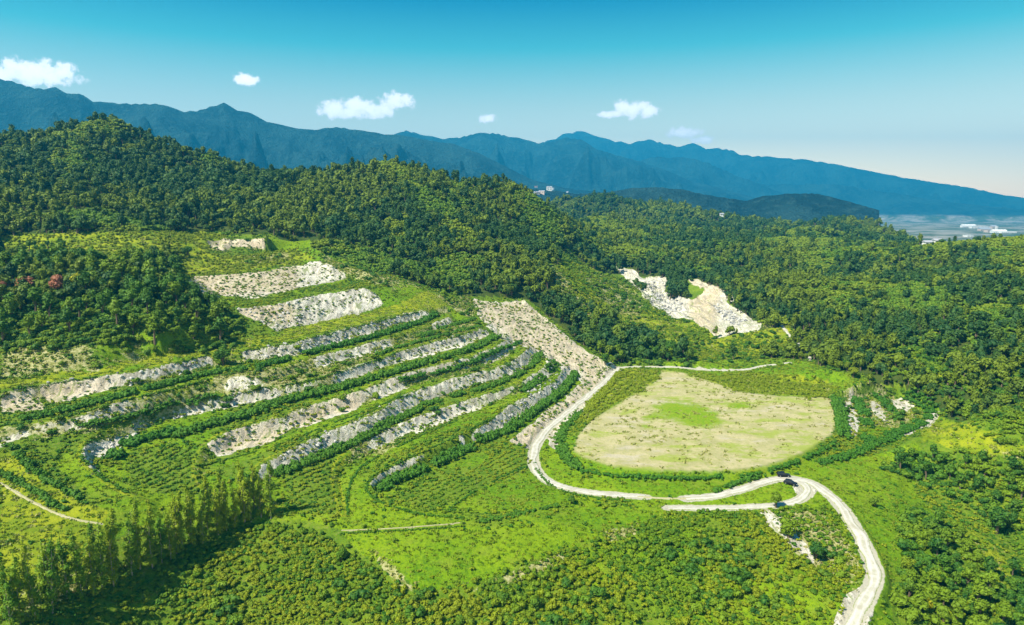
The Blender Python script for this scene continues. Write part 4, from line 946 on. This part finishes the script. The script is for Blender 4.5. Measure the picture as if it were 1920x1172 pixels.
SINGLES = [
 (418,686,1.45,None,'round green tree standing alone on the track between two long banks'),
 (1728,1148,.85,M_YELLOW,'bright yellow tree with a dark trunk at the lower right'),
 (1700,1080,1.0,M_LIME,'lime green tree right of the white road bend'),
 (1255,668,1.8,None,'big dark tree in the hollow behind the oval field'),
 (1228,672,1.3,None,'smaller dark tree left of the big one in the hollow'),
 (1135,684,1.2,None,'dark tree at the foot of the pale ramp by the road junction'),
 (1072,944,.6,None,'small round dark bush at the corner of the meadow'),
 (1455,952,.95,None,'leaning green tree beside the lower gravel spur'),
 (1478,1008,1.25,None,'dark bushy tree on the straw slope under the gravel spur'),
 (1530,1050,1.0,None,'dark green tree lower on the straw slope, near the road'),
 (640,1052,.8,None,'dark shrub at the tip of the shadowed ditch'),
 (250,530,1.5,None,'tall green tree rising above the upper left grove'),
 (352,482,1.3,None,'dark tree at the left of the top straw terrace'),
 (145,548,1.6,M_YELLOW,'pale yellow tree on the upper left slope'),
 (45,552,1.8,M_RED,'russet bush on the upper left slope, second from the left edge'),
 (6,552,1.6,M_RED,'russet bush cut by the left edge of the picture'),
 (110,548,1.8,M_RED,'russet bush right of the dark gap on the upper left slope'),
 (1645,700,1.2,M_LIME,'lime green tree at the right of the oval field, by the wood edge'),
 (1600,708,1.1,M_LIME,'smaller lime green tree behind the right terraces'),
 (1560,660,1.2,M_LIME,'yellow-green tree just right of the narrow track'),
 (1868,1000,1.6,None,'big dark tree beside the yellow field at the lower right'),
 (1640,950,.8,None,'dark bush alone on the bright slope right of the road'),
 (1745,1010,.9,None,'dark bush in the middle of the lower right slope'),
]
for k, (a, b, s, mt, lab) in enumerate(SINGLES):
    p = Q(a, b); bush = 'bush' in lab or 'shrub' in lab
    place_tree('bush' if bush else 'broadleaf_tree', BIG[k % 3], p[0], p[1], p[2]-(.9*s if bush else 0), s*.95, random.uniform(0, 6.28), lab, 'bush' if bush else 'tree', None, mt)

# groves on the upper left slope: extra trees where the photo shows them standing
def grove(polys, sp, smin, smax, lab, grp, seed, mat=None, kind='broadleaf_tree', cap=120, meshes=None, cat='tree'):
    rng = np.random.default_rng(seed); out = []
    xs = [p[0] for q in polys for p in q]; ys = [p[1] for q in polys for p in q]
    m = np.zeros(GX.shape, bool)
    for p in polys: m |= in_poly(PX, PY, p)
    m &= (GR < 480)
    w = np.where(m.ravel())[0]
    area = (GR.ravel()[w]**2*da*dlr); pr = area/area.sum()
    n = min(cap, int(area.sum()/(sp*sp)))
    pts = []
    for i in rng.choice(w, n*6, p=pr):
        x, y = GX.ravel()[i], GY.ravel()[i]
        qx, qy = PX.ravel()[i], PY.ravel()[i]
        if qx < 160 and 528 < qy < 585: continue
        if all((x-a)**2+(y-b)**2 > (sp*.8)**2 for a, b in pts):
            pts.append((x, y))
            if len(pts) >= n: break
    for k, (x, y) in enumerate(pts):
        place_tree(kind, (meshes or NT)[k % len(meshes or NT)], x, y, float(hgt(x, y))-.2, rng.uniform(smin, smax), rng.uniform(0, 6.28), lab, cat, grp, mat, sz=rng.uniform(.85, 1.15))
    print(grp, len(pts), 'area', int(area.sum()))
# ------------------------------------------------------------------ scrub, weeds, grass, crops, loose rock
SH = []
for i in range(6):
    v, f = shrub_bits(600+i, 2.0, 1.6, 150, .42); SH.append(mesh_np('shrub', v, f, M_SCRUB))
scol = proto_collection('shrub_kinds', SH)
scn = fbm(GX, GY, 22, 3, 81)
def sdens(x, y):
    s = samp(scrub, x, y)*(1-.8*samp(dry, x, y)); return np.clip(s*(.62+.7*samp(scn, x, y)), 0, 1)*(samp(roadm, x, y) < .1)*(samp(pale, x, y) < .4)
x, y = jitter_points(105, 240, -44, 44, sdens, 62000, 31); sh_s = np.random.default_rng(2).uniform(.25, 1.0, len(x))**1.2
px_, py_ = to_px(x, y, hgt(x, y)); ok = (px_ > -80) & (px_ < 2000) & (py_ < 1260); x, y, sh_s = x[ok], y[ok], sh_s[ok]
big = np.argsort(-sh_s/np.hypot(x, y))[:290]
for k in big:
    o = link(bpy.data.objects.new('shrub', SH[int(k) % 6])); o.location = (x[k], y[k], float(hgt(x[k], y[k]))-.1); s = sh_s[k]*1.15; o.scale = (s, s, s*random.uniform(.9, 1.3)); o.rotation_euler = (0, 0, random.uniform(0, 6.28))
    tag(o, 'leafy green shrub in the scrub across the bottom of the picture', 'shrub', 'shrubs of the foreground scrub')
keep = np.ones(len(x), bool); keep[big] = False; x, y, sh_s = x[keep], y[keep], sh_s[keep]
print('shrubs', len(x))
scatter('scrub', 'dense low scrub covering the foreground slopes', np.stack([x, y, hgt(x, y)-.12], 1), sh_s*.9, scol, 6, 5)
US = []
for i in range(5):
    v, f = shrub_bits(650+i, 2.4, 2.0, 150, .5); US.append(mesh_np('undergrowth', v, f, M_TREE))
ucol = proto_collection('undergrowth_kinds', US)
fm = np.clip(fill*.95+spur*.10*(1-pale)+region(DARKS, 260, soft=4, warp=3)*.35+.10*np.clip(dry, 0, 1)*(GR > 250), 0, 1)*(1-np.clip(roadm*2, 0, 1))*(1-.8*pale)
x, y = jitter_points(120, 640, -42, 42, lambda x, y: samp(fm, x, y), 90000, 33)
scatter('undergrowth', 'dark leafy undergrowth below and between the trees', np.stack([x, y, hgt(x, y)-.2], 1), np.random.default_rng(8).uniform(.45, 1.5, len(x)), ucol, 5, 15)
LS = []
for i in range(4):
    v, f = shrub_bits(670+i, 1.7, 1.5, 90, .42); LS.append(mesh_np('lime_bush', v, f, M_LIME))
lcol = proto_collection('lime_bush_kinds', LS)
L2 = []
for i in range(5):
    v, f = shrub_bits(680+i, 2.2, 1.7, 60, .6); L2.append(mesh_np('hill_bush', v, f, M_HILLBUSH))
lcol2 = proto_collection('hill_bush_kinds', L2)
OPN = OPEN*forest
x, y = jitter_points(380, 1100, -42, 42, lambda x, y: samp(OPN, x, y)*.9, 330000, 37)
te = (hgt(x, y)+3-CAMZ)/np.hypot(x, y); vis_ = te > samp(mx, x, y)-.01; x, y = x[vis_], y[vis_]
scatter('hill_scrub', 'yellow green scrub on the open ridges between the woods', np.stack([x, y, hgt(x, y)-.2], 1), np.random.default_rng(10).uniform(.5, 1.9, len(x))*(.6+np.hypot(x, y)/1100), lcol2, 5, 17)
PLAT = region([LIME[0], LIME[1], LIME[3], LIME[4]], 520, soft=3, warp=2)
x, y = jitter_points(120, 520, -42, 42, lambda x, y: samp(PLAT*(1-pale)*(1-np.clip(roadm*2, 0, 1)), x, y)*.8, 60000, 35)
scatter('lime_bushes', 'yellow green bushes and tall weeds on the lighter meadows', np.stack([x, y, hgt(x, y)-.2], 1), np.random.default_rng(9).uniform(.3, 1.15, len(x)), lcol, 4, 16)
def tuft(seed, n, h, w, mat):
    rng = np.random.default_rng(seed); V = []; F = []
    for i in range(n):
        a = rng.uniform(0, 6.28); x, y = rng.normal(0, w*.35, 2); hh = h*rng.uniform(.6, 1.2); l = rng.uniform(.2, .6)*h; b = w*.22
        dx, dy = math.cos(a), math.sin(a); k = len(V)
        V += [(x-dy*b, y+dx*b, 0), (x+dy*b, y-dx*b, 0), (x+dx*l+dy*b*.6, y+dy*l-dx*b*.6, hh), (x+dx*l-dy*b*.6, y+dy*l+dx*b*.6, hh*.9)]
        F.append((k, k+1, k+2, k+3))
    return mesh_np('tuft', np.array(V), np.array(F), mat)
def weed(seed, mat):
    v, f = shrub_bits(seed, .9, .6, 22, .34); return mesh_np('weed', v, f, mat)
gcol = proto_collection('grass_kinds', [tuft(700+i, 9, .26, .9, M_GRASS) for i in range(3)])
wcol = proto_collection('weed_kinds', [weed(720+i, M_SCRUB) for i in range(3)]+[weed(730, M_HEDGE)])
dcol = proto_collection('straw_kinds', [tuft(740+i, 9, .34, .9, M_STRAW) for i in range(4)])
tzf = np.clip(tz.astype(float)+region([GRASS[7], GRASS[8], GRASS[9]], 460)+region(LIME, 520), 0, 1)
gmask = np.clip(grass+lime, 0, 1)*(1-np.clip(pale+roadm*2+oval, 0, 1))
x, y = jitter_points(120, 420, -40, 40, lambda x, y: samp(gmask, x, y)*.6, 90000, 41)
scatter('grass', 'short bright green grass of the benches and meadows', np.stack([x, y, hgt(x, y)-.04], 1), np.random.default_rng(3).uniform(.6, 1.5, len(x)), gcol, 3, 6)
wmask = np.clip(tzf+(GR < 540)*(PX < 900)*(clear > .3)+(GR < 400)*(PX < 560)+(GR < 345)*(PX > 1540)+spur, 0, 1)*(1-np.clip(CULT*.9+pale*.72+roadm*2+oval*1.2+grass*.96*(1-.06*(PX > 1540))+lime*.85*(1-spur), 0, 1))*np.clip(.75+1.2*fbm(GX, GY, 12, 3, 91), 0, 1)
x, y = jitter_points(120, 620, -40, 40, lambda x, y: samp(wmask, x, y), 250000, 43)
scatter('weeds', 'green weeds and seedlings on the terraces', np.stack([x, y, hgt(x, y)-.05], 1), np.random.default_rng(4).uniform(.5, 1.6, len(x)), wcol, 4, 7)
dmask = np.clip(dry+.25*lime, 0, 1)*(1-np.clip(roadm*2, 0, 1))*(1-.85*pale)
dmask = np.clip(dmask+.22*oval*np.clip(.6+fbm(GX, GY, 18, 3, 471), 0, 1), 0, 1)
x, y = jitter_points(120, 480, -40, 40, lambda x, y: samp(dmask, x, y)*.8, 90000, 47)
scatter('dry_grass', 'straw coloured dry grass on the open slopes', np.stack([x, y, hgt(x, y)-.05], 1), np.random.default_rng(5).uniform(.6, 1.7, len(x)), dcol, 4, 8)
# planted rows
def rows(name, label, poly, ang, gap, step, coll, nproto, s0, s1, seed):
    rng = np.random.default_rng(seed); m = in_poly(PX, PY, poly) & (GR < 460)
    X = GX[m]; Y = GY[m]; ca, sa = math.cos(ang), math.sin(ang)
    U = X*ca+Y*sa; V = -X*sa+Y*ca
    us = np.arange(U.min(), U.max(), step); vs_ = np.arange(V.min(), V.max(), gap)
    uu, vv = np.meshgrid(us, vs_); uu = uu+rng.normal(0, step*.22, uu.shape); vv = vv+rng.normal(0, gap*.10, vv.shape)
    x = (uu*ca-vv*sa).ravel(); y = (uu*sa+vv*ca).ravel()
    k = samp(m.astype(float), x, y) > .5; k &= rng.uniform(size=len(k)) < .86; x = x[k]; y = y[k]
    scatter(name, label, np.stack([x, y, hgt(x, y)-.05], 1), rng.uniform(s0, s1, len(x)), coll, nproto, seed)
rows('crop_rows', 'rows of young bushes in the lowest field inside the horseshoe', CROP[2], R(55), 2.4, .8, wcol, 4, .6, 1.2, 51)
rows('crop_rows', 'rows of bushes in the field left of the horseshoe bend', CROP[1], R(62), 2.4, .8, wcol, 4, .7, 1.3, 52)
rows('crop_rows', 'closely planted rows above the poplars', CROP[0], R(70), 2.5, .8, wcol, 4, .7, 1.4, 53)
rows('crop_rows', 'fine rows of seedlings behind the oval field', [(1310,700),(1480,702),(1545,715),(1500,740),(1420,738),(1350,722)], R(82), 2.6, 1.6, wcol, 4, .5, .9, 54)
# loose rock on the blocky faces
def rock(seed):
    rng = np.random.default_rng(seed); bm = bmesh.new(); bmesh.ops.create_icosphere(bm, subdivisions=1, radius=1)
    for v in bm.verts: v.co = Vector((v.co.x*rng.uniform(.7, 1.2), v.co.y*rng.uniform(.6, 1.1), v.co.z*rng.uniform(.5, 1.2)))
    me = bpy.data.meshes.new('boulder'); bm.to_mesh(me); bm.free(); me.materials.append(M_ROCK); return me
RK = [rock(800+i) for i in range(5)]; rcol = proto_collection('boulder_kinds', RK)
ROCKY = [[(80,722),(250,700),(395,667),(400,684),(300,708),(140,742)],[(445,660),(600,631),(770,588),(768,600),(640,640),(500,672)],[(400,752),(600,712),(604,722),(500,748),(330,784),(290,790)],[(700,684),(802,646),(905,617),(880,640),(760,678)],[(160,840),(250,812),(262,822),(190,858)],[(487,872),(608,813),(740,752),(720,785),(600,836),(500,888)],[(882,822),(968,754),(1056,692),(1046,730),(950,800)],[(1200,530),(1250,530),(1290,575),(1255,588),(1225,575)],[(1335,565),(1400,600),(1380,615),(1345,590)],[(440,580),(560,564),(600,600),(520,618)]]
rk = region(ROCKY, 640)
x, y = jitter_points(150, 640, -40, 40, lambda x, y: samp(rk, x, y)*.7, 110000, 61)
scatter('rubble', 'broken grey and white rock on the quarry faces', np.stack([x, y, hgt(x, y)], 1), np.random.default_rng(7).uniform(.2, 1.0, len(x))**1.6*(1+.6*(np.hypot(x, y) > 400)), rcol, 5, 9)

# groves
grove([[(0,500),(180,495),(330,500),(345,540),(420,590),(430,640),(300,655),(200,600),(80,640),(0,650)]], 5.2, .95, 1.6, 'bushy dark green tree in the grove on the upper left slope', 'trees in the upper left grove', 21, cap=110)
grove([[(0,455),(130,462),(120,482),(0,480)]], 6, .6, 1.0, 'dark tree in the strip of trees across the top left meadow', 'trees in the top left strip', 22, cap=26)
grove([[(1150,640),(1290,650),(1280,682),(1160,680)],[(1100,600),(1130,620),(1140,675),(1110,660)]], 6, .7, 1.1, 'dark tree in the hollow between the road and the central spur', 'trees in the hollow behind the road', 23, cap=26)
grove([[(1660,880),(1700,860),(1880,860),(1900,900),(1780,925)],[(1700,1080),(1900,1080),(1920,1172),(1700,1172)],[(1800,880),(1920,900),(1920,1000),(1860,985)],[(1700,985),(1800,1000),(1840,1070),(1760,1060)]], 5, .55, 1.1, 'dark rounded tree on the slope at the lower right', 'trees on the lower right slope', 24, cap=85)

# ------------------------------------------------------------------ two parked cars at the road bend
M_PAINT = plain_mat('dark_paint', (.012, .014, .02), .22, .0, .05); M_GLASS = plain_mat('tinted_glass', (.02, .03, .04), .06, 0, .02)
M_TYRE = plain_mat('tyre_rubber', (.02, .02, .02), .9); M_RIM = plain_mat('wheel_rim', (.55, .55, .57), .3, .8); M_LAMP = plain_mat('lamp_glass', (.75, .75, .72), .1); M_TAIL = plain_mat('tail_lamp', (.35, .02, .02), .2)
def loft(name, secs, mat, parent):              # secs: list of (x, [(y,z)...]) cross sections
    V = []; F = []; n = len(secs[0][1])
    for x, pr in secs: V += [(x, y, z) for y, z in pr]
    for k in range(len(secs)-1):
        for i in range(n): F.append((k*n+i, k*n+(i+1) % n, (k+1)*n+(i+1) % n, (k+1)*n+i))
    bm = bmesh.new(); bv = [bm.verts.new(v) for v in V]
    for f in F: bm.faces.new([bv[i] for i in f])
    bm.faces.new(bv[:n][::-1]); bm.faces.new(bv[-n:]); bmesh.ops.recalc_face_normals(bm, faces=bm.faces)
    me = bpy.data.meshes.new(name); bm.to_mesh(me); bm.free(); me.materials.append(mat)
    return link(bpy.data.objects.new(name, me), parent)
def box(name, c, s, mat, parent, bev=.02, rot=None):
    bm = bmesh.new(); bmesh.ops.create_cube(bm, size=1)
    for v in bm.verts: v.co = Vector((v.co.x*s[0], v.co.y*s[1], v.co.z*s[2]))
    if bev: bmesh.ops.bevel(bm, geom=bm.edges[:], offset=bev, segments=1, affect='EDGES')
    me = bpy.data.meshes.new(name); bm.to_mesh(me); bm.free(); me.materials.append(mat)
    o = link(bpy.data.objects.new(name, me), parent); o.location = c
    if rot: o.rotation_euler = rot
    return o
def wheel(parent, x, y):
    def cyl(name, r, d, mat, par, loc=(0, 0, 0)):
        bm = bmesh.new(); bmesh.ops.create_cone(bm, segments=18, radius1=r, radius2=r, depth=d, cap_ends=True, matrix=Matrix.Rotation(R(90), 4, 'X'))
        me = bpy.data.meshes.new(name); bm.to_mesh(me); bm.free(); me.materials.append(mat)
        o = link(bpy.data.objects.new(name, me), par); o.location = loc; return o
    w = cyl('wheel', .35, .24, M_TYRE, parent, (x, y, .35)); cyl('rim', .22, .26, M_RIM, w)
def make_car(px, py, rz, label, suv=True):
    p = Q(px, py); r = bpy.data.objects.new('parked_car', None); link(r); r.location = (p[0], p[1], p[2]+.2); r.rotation_euler = (0, 0, rz); r.scale = (.92, .92, .86)
    tag(r, label, 'car', 'cars parked at the road bend')
    def pr(w, z0, z1): return [(-w, z0), (w, z0), (w+.03, (z0+z1)/2), (w-.05, z1), (-w+.05, z1), (-w-.03, (z0+z1)/2)]
    loft('body', [(-2.25, pr(.78, .45, .85)), (-2.1, pr(.88, .35, .98)), (-.9, pr(.92, .3, 1.02)), (.8, pr(.92, .3, 1.0)), (1.9, pr(.88, .33, .9)), (2.25, pr(.78, .42, .72))], M_PAINT, r)
    def cb(w, z0, z1, wt): return [(-w, z0), (w, z0), (wt, z1), (-wt, z1)]
    loft('cabin', [(-2.05, cb(.80, .99, 1.03, .78)), (-1.7, cb(.82, .99, 1.60, .66)), (.1, cb(.82, .99, 1.66, .68)), (1.0, cb(.80, .98, 1.02, .74))], M_GLASS, r)
    loft('roof', [(-1.72, cb(.69, 1.58, 1.63, .64)), (-1.0, cb(.71, 1.63, 1.70, .64)), (.12, cb(.70, 1.65, 1.70, .64))], M_PAINT, r)
    for x in (-1.4, 1.4):
        for y in (-.84, .84): wheel(r, x, y)
    for y in (-.6, .6): box('headlight', (2.2, y, .68), (.12, .32, .14), M_LAMP, r); box('tail_light', (-2.2, y, .78), (.12, .25, .2), M_TAIL, r)
    for y in (-1.0, 1.0): box('wing_mirror', (.75, y, 1.02), (.12, .2, .14), M_PAINT, r)
    box('number_plate', (2.27, 0, .5), (.03, .5, .12), M_LAMP, r, 0)
    return r
make_car(1469, 894, R(-4), 'dark car parked on the bend, the farther of the two', True)
make_car(1482, 909, R(-38), 'dark car parked at an angle, nearer of the two')

# ------------------------------------------------------------------ far country: plain and mountains
SKY1 = [(-250,150),(-120,140),(0,144),(20,149),(60,165),(80,169),(105,167),(125,177),(148,178),(175,192),(210,194),(250,197),(300,200),(320,206),(345,214),(370,212),(395,203),(420,195),(445,207),(470,213),(500,227),(530,233),(560,240),(590,243),(610,239),(640,238),(680,243),(720,250),(760,254),(800,262),(850,268),(900,287),(950,312),(1000,336),(1060,352),(1150,362),(1300,380)]
SKY2 = [(500,300),(640,290),(700,262),(740,252),(760,244),(790,250),(830,258),(860,256),(890,250),(930,249),(960,254),(990,258),(1010,265),(1040,262),(1060,257),(1090,262),(1120,280),(1160,292),(1200,302),(1250,320),(1300,340),(1350,352),(1400,366),(1450,380),(1500,392)]
SKY3 = [(700,330),(900,300),(1020,268),(1045,258),(1062,250),(1080,245),(1098,248),(1120,256),(1150,262),(1180,268),(1215,260),(1240,266),(1270,272),(1300,266),(1325,276),(1345,276),(1370,280),(1390,290),(1420,293),(1500,300),(1560,306),(1620,318),(1700,334),(1760,343),(1820,352),(1880,364),(1920,371),(2050,380),(2200,386)]
SKY2B = [(1000,345),(1100,330),(1180,310),(1220,296),(1280,293),(1320,302),(1370,322),(1420,342),(1470,362),(1540,380)]
SKY4 = [(1350,340),(1450,345),(1560,342),(1640,355),(1720,368),(1800,380),(1920,392),(2100,396)]
FOOT = [(900,350),(960,352),(1000,352),(1040,354),(1080,362),(1130,360),(1180,352),(1230,350),(1280,356),(1330,366),(1400,376),(1430,368),(1480,362),(1530,362),(1580,374),(1650,395)]
NA2, NR2 = 1000, 330
AZ2 = np.linspace(R(-55), R(55), NA2); RR2 = np.exp(np.linspace(math.log(1650), math.log(11200), NR2))
A2, R2 = np.meshgrid(AZ2, RR2); X2 = R2*np.sin(A2); Y2 = R2*np.cos(A2)
base2 = CAMZ-116-np.clip((R2-3000)/9000, 0, 1)*60
def ridge_h(sk, D, wn, wf, amp, seed, lift=0):
    azs = []; hs = []
    for (a, b) in sk:
        ux, uy, t = px_dir(a, b+lift); azs.append(math.atan2(ux, uy)); hs.append(t*D+CAMZ)
    h = np.interp(A2, azs, hs, left=-200, right=-200)
    wob = D*(1+.05*fbm(A2*D, A2*0, D*.12, 3, seed)[...])
    d = R2-wob
    prof = np.where(d < 0, np.clip(1+d/wn, 0, 1), np.clip(1-d/wf, 0, 1))
    sp = ridged(X2, Y2, D*.11, 5, seed+1, .55)
    pw = prof**1.15
    hh = base2+(h-base2)*pw
    hh += 1.7*amp*(sp-.60)*np.clip(4.5*pw*(1-pw)**1.6, 0, 1)*(h-base2)/400
    hh += amp*.22*(ridged(X2, Y2, D*.028, 4, seed+5)-.6)*pw*np.clip(1.6*(1-pw)**1.3, 0, 1)
    return np.where(h > base2, hh, base2)
H2 = base2.copy()
for sk, D, wn, wf, amp, sd_ in ((SKY1, 4200, 1700, 1500, 280, 5), (SKY2, 6400, 2200, 1800, 340, 15), (SKY2B, 7300, 1100, 900, 200, 55), (SKY3, 9300, 1700, 1500, 330, 25), (SKY4, 7700, 900, 500, 110, 35), (FOOT, 2350, 480, 500, 40, 45)):
    H2 = np.maximum(H2, ridge_h(sk, D, wn, wf, amp, sd_))
H2 += 5*fbm(X2, Y2, 300, 4, 88)
i2 = np.arange(NR2*NA2).reshape(NR2, NA2)
q2 = np.stack([i2[:-1, :-1], i2[:-1, 1:], i2[1:, 1:], i2[1:, :-1]], -1).reshape(-1, 4)[:, ::-1]
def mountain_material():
    m, nt, b, o = new_mat('wooded_mountain_haze_tint'); ge = nt.nodes.new('ShaderNodeNewGeometry'); pos = ge.outputs['Position']
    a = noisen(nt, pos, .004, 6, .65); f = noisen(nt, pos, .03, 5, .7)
    c = mixc(nt, sstep(nt, a, .4, .6), (.006, .030, .036), (.024, .070, .070))  # woodland colour pushed toward blue, painting some distance haze into the surface
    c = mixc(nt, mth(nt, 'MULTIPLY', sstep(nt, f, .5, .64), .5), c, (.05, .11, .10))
    s = nt.nodes.new('ShaderNodeSeparateXYZ'); lk(nt, pos, s.inputs[0])
    pl = noisen(nt, pos, .005, 6, .7)
    plain = mixc(nt, sstep(nt, pl, .42, .6), (.10, .15, .06), (.50, .46, .38))
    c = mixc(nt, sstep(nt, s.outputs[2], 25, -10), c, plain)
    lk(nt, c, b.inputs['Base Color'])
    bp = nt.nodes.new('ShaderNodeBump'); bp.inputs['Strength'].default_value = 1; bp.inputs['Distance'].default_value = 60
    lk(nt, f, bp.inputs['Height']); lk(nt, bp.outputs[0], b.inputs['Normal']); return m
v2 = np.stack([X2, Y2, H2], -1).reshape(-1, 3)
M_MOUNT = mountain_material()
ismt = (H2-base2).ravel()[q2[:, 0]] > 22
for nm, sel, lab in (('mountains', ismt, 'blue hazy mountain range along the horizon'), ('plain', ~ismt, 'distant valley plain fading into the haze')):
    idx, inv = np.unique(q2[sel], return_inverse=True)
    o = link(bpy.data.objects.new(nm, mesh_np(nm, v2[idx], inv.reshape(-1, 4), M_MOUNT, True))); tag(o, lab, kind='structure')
# skirt of land below and around everything so no view ends in a void
g = np.linspace(-20000, 20000, 21); gx, gy = np.meshgrid(g, g); ig = np.arange(441).reshape(21, 21)
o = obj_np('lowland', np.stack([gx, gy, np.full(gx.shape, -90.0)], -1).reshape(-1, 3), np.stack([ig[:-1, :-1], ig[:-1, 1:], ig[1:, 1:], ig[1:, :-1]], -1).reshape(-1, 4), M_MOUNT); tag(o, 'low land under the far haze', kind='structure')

# far buildings
M_WHITE = plain_mat('white_render', (.80, .78, .74), .8, 0, .05, .2); M_PINK = plain_mat('pale_brick', (.62, .48, .40), .8, 0, .1, .2); M_ROOF = plain_mat('grey_roof', (.35, .36, .40), .7); M_ROOFR = plain_mat('red_roof', (.40, .18, .12), .8); M_PANE = plain_mat('dark_pane', (.05, .07, .09), .2)
def hgt2(x, y):
    r = math.hypot(x, y)
    if r < 1700: return float(hgt(x, y))
    i = min(NR2-1, max(0, int((math.log(r)-math.log(1650))/(math.log(RR2[1]/RR2[0]))+.5))); j = min(NA2-1, max(0, int((math.atan2(x, y)-AZ2[0])/(AZ2[1]-AZ2[0])+.5)))
    return float(H2[i, j])
TE2 = (H2-CAMZ)/R2
def Q2(px, py):
    ux, uy, t = px_dir(px, py); j = min(NA2-1, max(0, int((math.atan2(ux, uy)-AZ2[0])/(AZ2[1]-AZ2[0])+.5)))
    k = int(np.argmax(TE2[:, j] >= t))
    if TE2[k, j] < t: k = int(np.argmax(TE2[:40, j]))
    D = RR2[k]; return ux*D, uy*D, float(H2[k, j])
def building(px, py, D, w, d, h, wall, roof, label, cat='building', group=None, gable=True, kind='far_house', rz=0):
    x, y, z = Q(px, py) if D < 1500 else Q2(px, py)
    r = bpy.data.objects.new(kind, None); link(r); r.location = (x, y, z); r.rotation_euler = (0, 0, rz); tag(r, label, cat, group)
    box('wall', (0, 0, h/2-6), (w, d, h+12), wall, r, 0)
    if gable:
        rh = d*.28; V = np.array([(-w/2-.5, -d/2-.5, h), (w/2+.5, -d/2-.5, h), (w/2+.5, d/2+.5, h), (-w/2-.5, d/2+.5, h), (-w/2-.5, 0, h+rh), (w/2+.5, 0, h+rh)])
        me = bpy.data.meshes.new('roof'); me.from_pydata([tuple(v) for v in V], [], [(0, 1, 5, 4), (2, 3, 4, 5), (0, 4, 3), (1, 2, 5), (0, 3, 2, 1)]); me.materials.append(roof); link(bpy.data.objects.new('roof', me), r)
    else: box('roof', (0, 0, h+.5), (w+1, d+1, 1), roof, r, 0)
    n = max(2, int(w/8))
    for k in range(n):
        for lv in range(max(1, int(h/5))):
            box('window', (-w/2+(k+.5)*w/n, -d/2-.05, 2.5+lv*4.5), (w/n*.45, .12, 1.8), M_PANE, r, 0)
VILL = [(985,366,26,8,'turquoise-white house at the left end of the hill village'),(998,366,34,10,'long white house in the middle of the hill village'),(1008,366,22,9,'brownish house in the hill village beside the long white one'),(1016,364,36,10,'white gabled house right of the brownish one in the hill village'),(1030,357,34,14,'tall pale lilac block above the hill village'),(1037,357,18,12,'narrow pale block beside the tall lilac one'),(1064,361,20,7,'small lone white house right of the hill village'),(1005,352,30,7,'reddish roofed house behind the hill village')]
for k, (a, b, w_, h_, lab) in enumerate(VILL):
    D = 1850 if b > 360 else 2000
    building(a, b, D, w_*.55, 9, h_*.75, M_WHITE if 'brown' not in lab and 'red' not in lab else M_PINK, M_ROOFR if 'red' in lab else M_ROOF, lab, 'house', 'houses of the hill village', rz=random.uniform(-.4, .4))
TOWN = [(1815,426,60,9,0,'long white shed at the left of the valley works'),(1835,428,75,11,0,'largest white shed of the valley works'),(1845,433,40,9,1,'pale pink block in front of the white sheds'),(1856,436,30,10,1,'small cream block at the foot of the tower'),(1872,437,45,7,0,'low white shed right of the tower'),(1888,437,50,6,0,'farthest right low pale shed of the valley works'),(1862,430,22,14,1,'pinkish building just left of the tower'),(1815,444,18,5,0,'small white house on the near side of the valley works')]
for k, (a, b, w_, h_, c_, lab) in enumerate(TOWN):
    building(a, b, 2500, w_*1.3, 26, h_*1.1, M_PINK if c_ else M_WHITE, M_WHITE if not c_ else M_ROOF, lab, 'building', 'buildings of the valley works', gable=(k % 2 == 0), kind='factory_building' if w_ > 20 else 'far_house', rz=random.uniform(-.1, .1))
building(1868, 434, 2480, 9, 9, 26, M_WHITE, M_ROOF, 'slender pale tower of the valley works', 'tower', None, False, 'tower')
for (a, b, D, lab) in ((1726,419,1130,'tiny white house on the ridge at the far right'),(1741,430,1080,'tiny white house just below the ridge one'),(1757,452,900,'tiny white house lower in the right-hand wood'),(1354,384,1330,'small pale house on the middle ridge')):
    building(a, b, D, 7, 6, 4, M_WHITE, M_ROOF, lab, 'house', None)

# ------------------------------------------------------------------ air
def haze_box():
    x0, x1, y0, y1, z0, z1 = -11000, 11000, -400, 11300, -92.0, 1190.0
    bm = bmesh.new(); bmesh.ops.create_cube(bm, size=1)
    for v in bm.verts: v.co = Vector(((x0+x1)/2+v.co.x*(x1-x0), (y0+y1)/2+v.co.y*(y1-y0), (z0+z1)/2+v.co.z*(z1-z0)))
    me = bpy.data.meshes.new('haze'); bm.to_mesh(me); bm.free()
    m = bpy.data.materials.new('haze'); m.use_nodes = True; nt = m.node_tree; nt.nodes.clear()
    o = nt.nodes.new('ShaderNodeOutputMaterial'); v = nt.nodes.new('ShaderNodeVolumePrincipled'); lk(nt, v.outputs[0], o.inputs['Volume'])
    v.inputs['Color'].default_value = (.03, .53, 1.0, 1); v.inputs['Density'].default_value = 1.25e-4; v.inputs['Anisotropy'].default_value = 0.1
    me.materials.append(m); ob = link(bpy.data.objects.new('haze', me)); tag(ob, 'thin blue haze filling the air', kind='stuff'); ob.display_type = 'WIRE'
haze_box()
print('objects', len(S.objects))
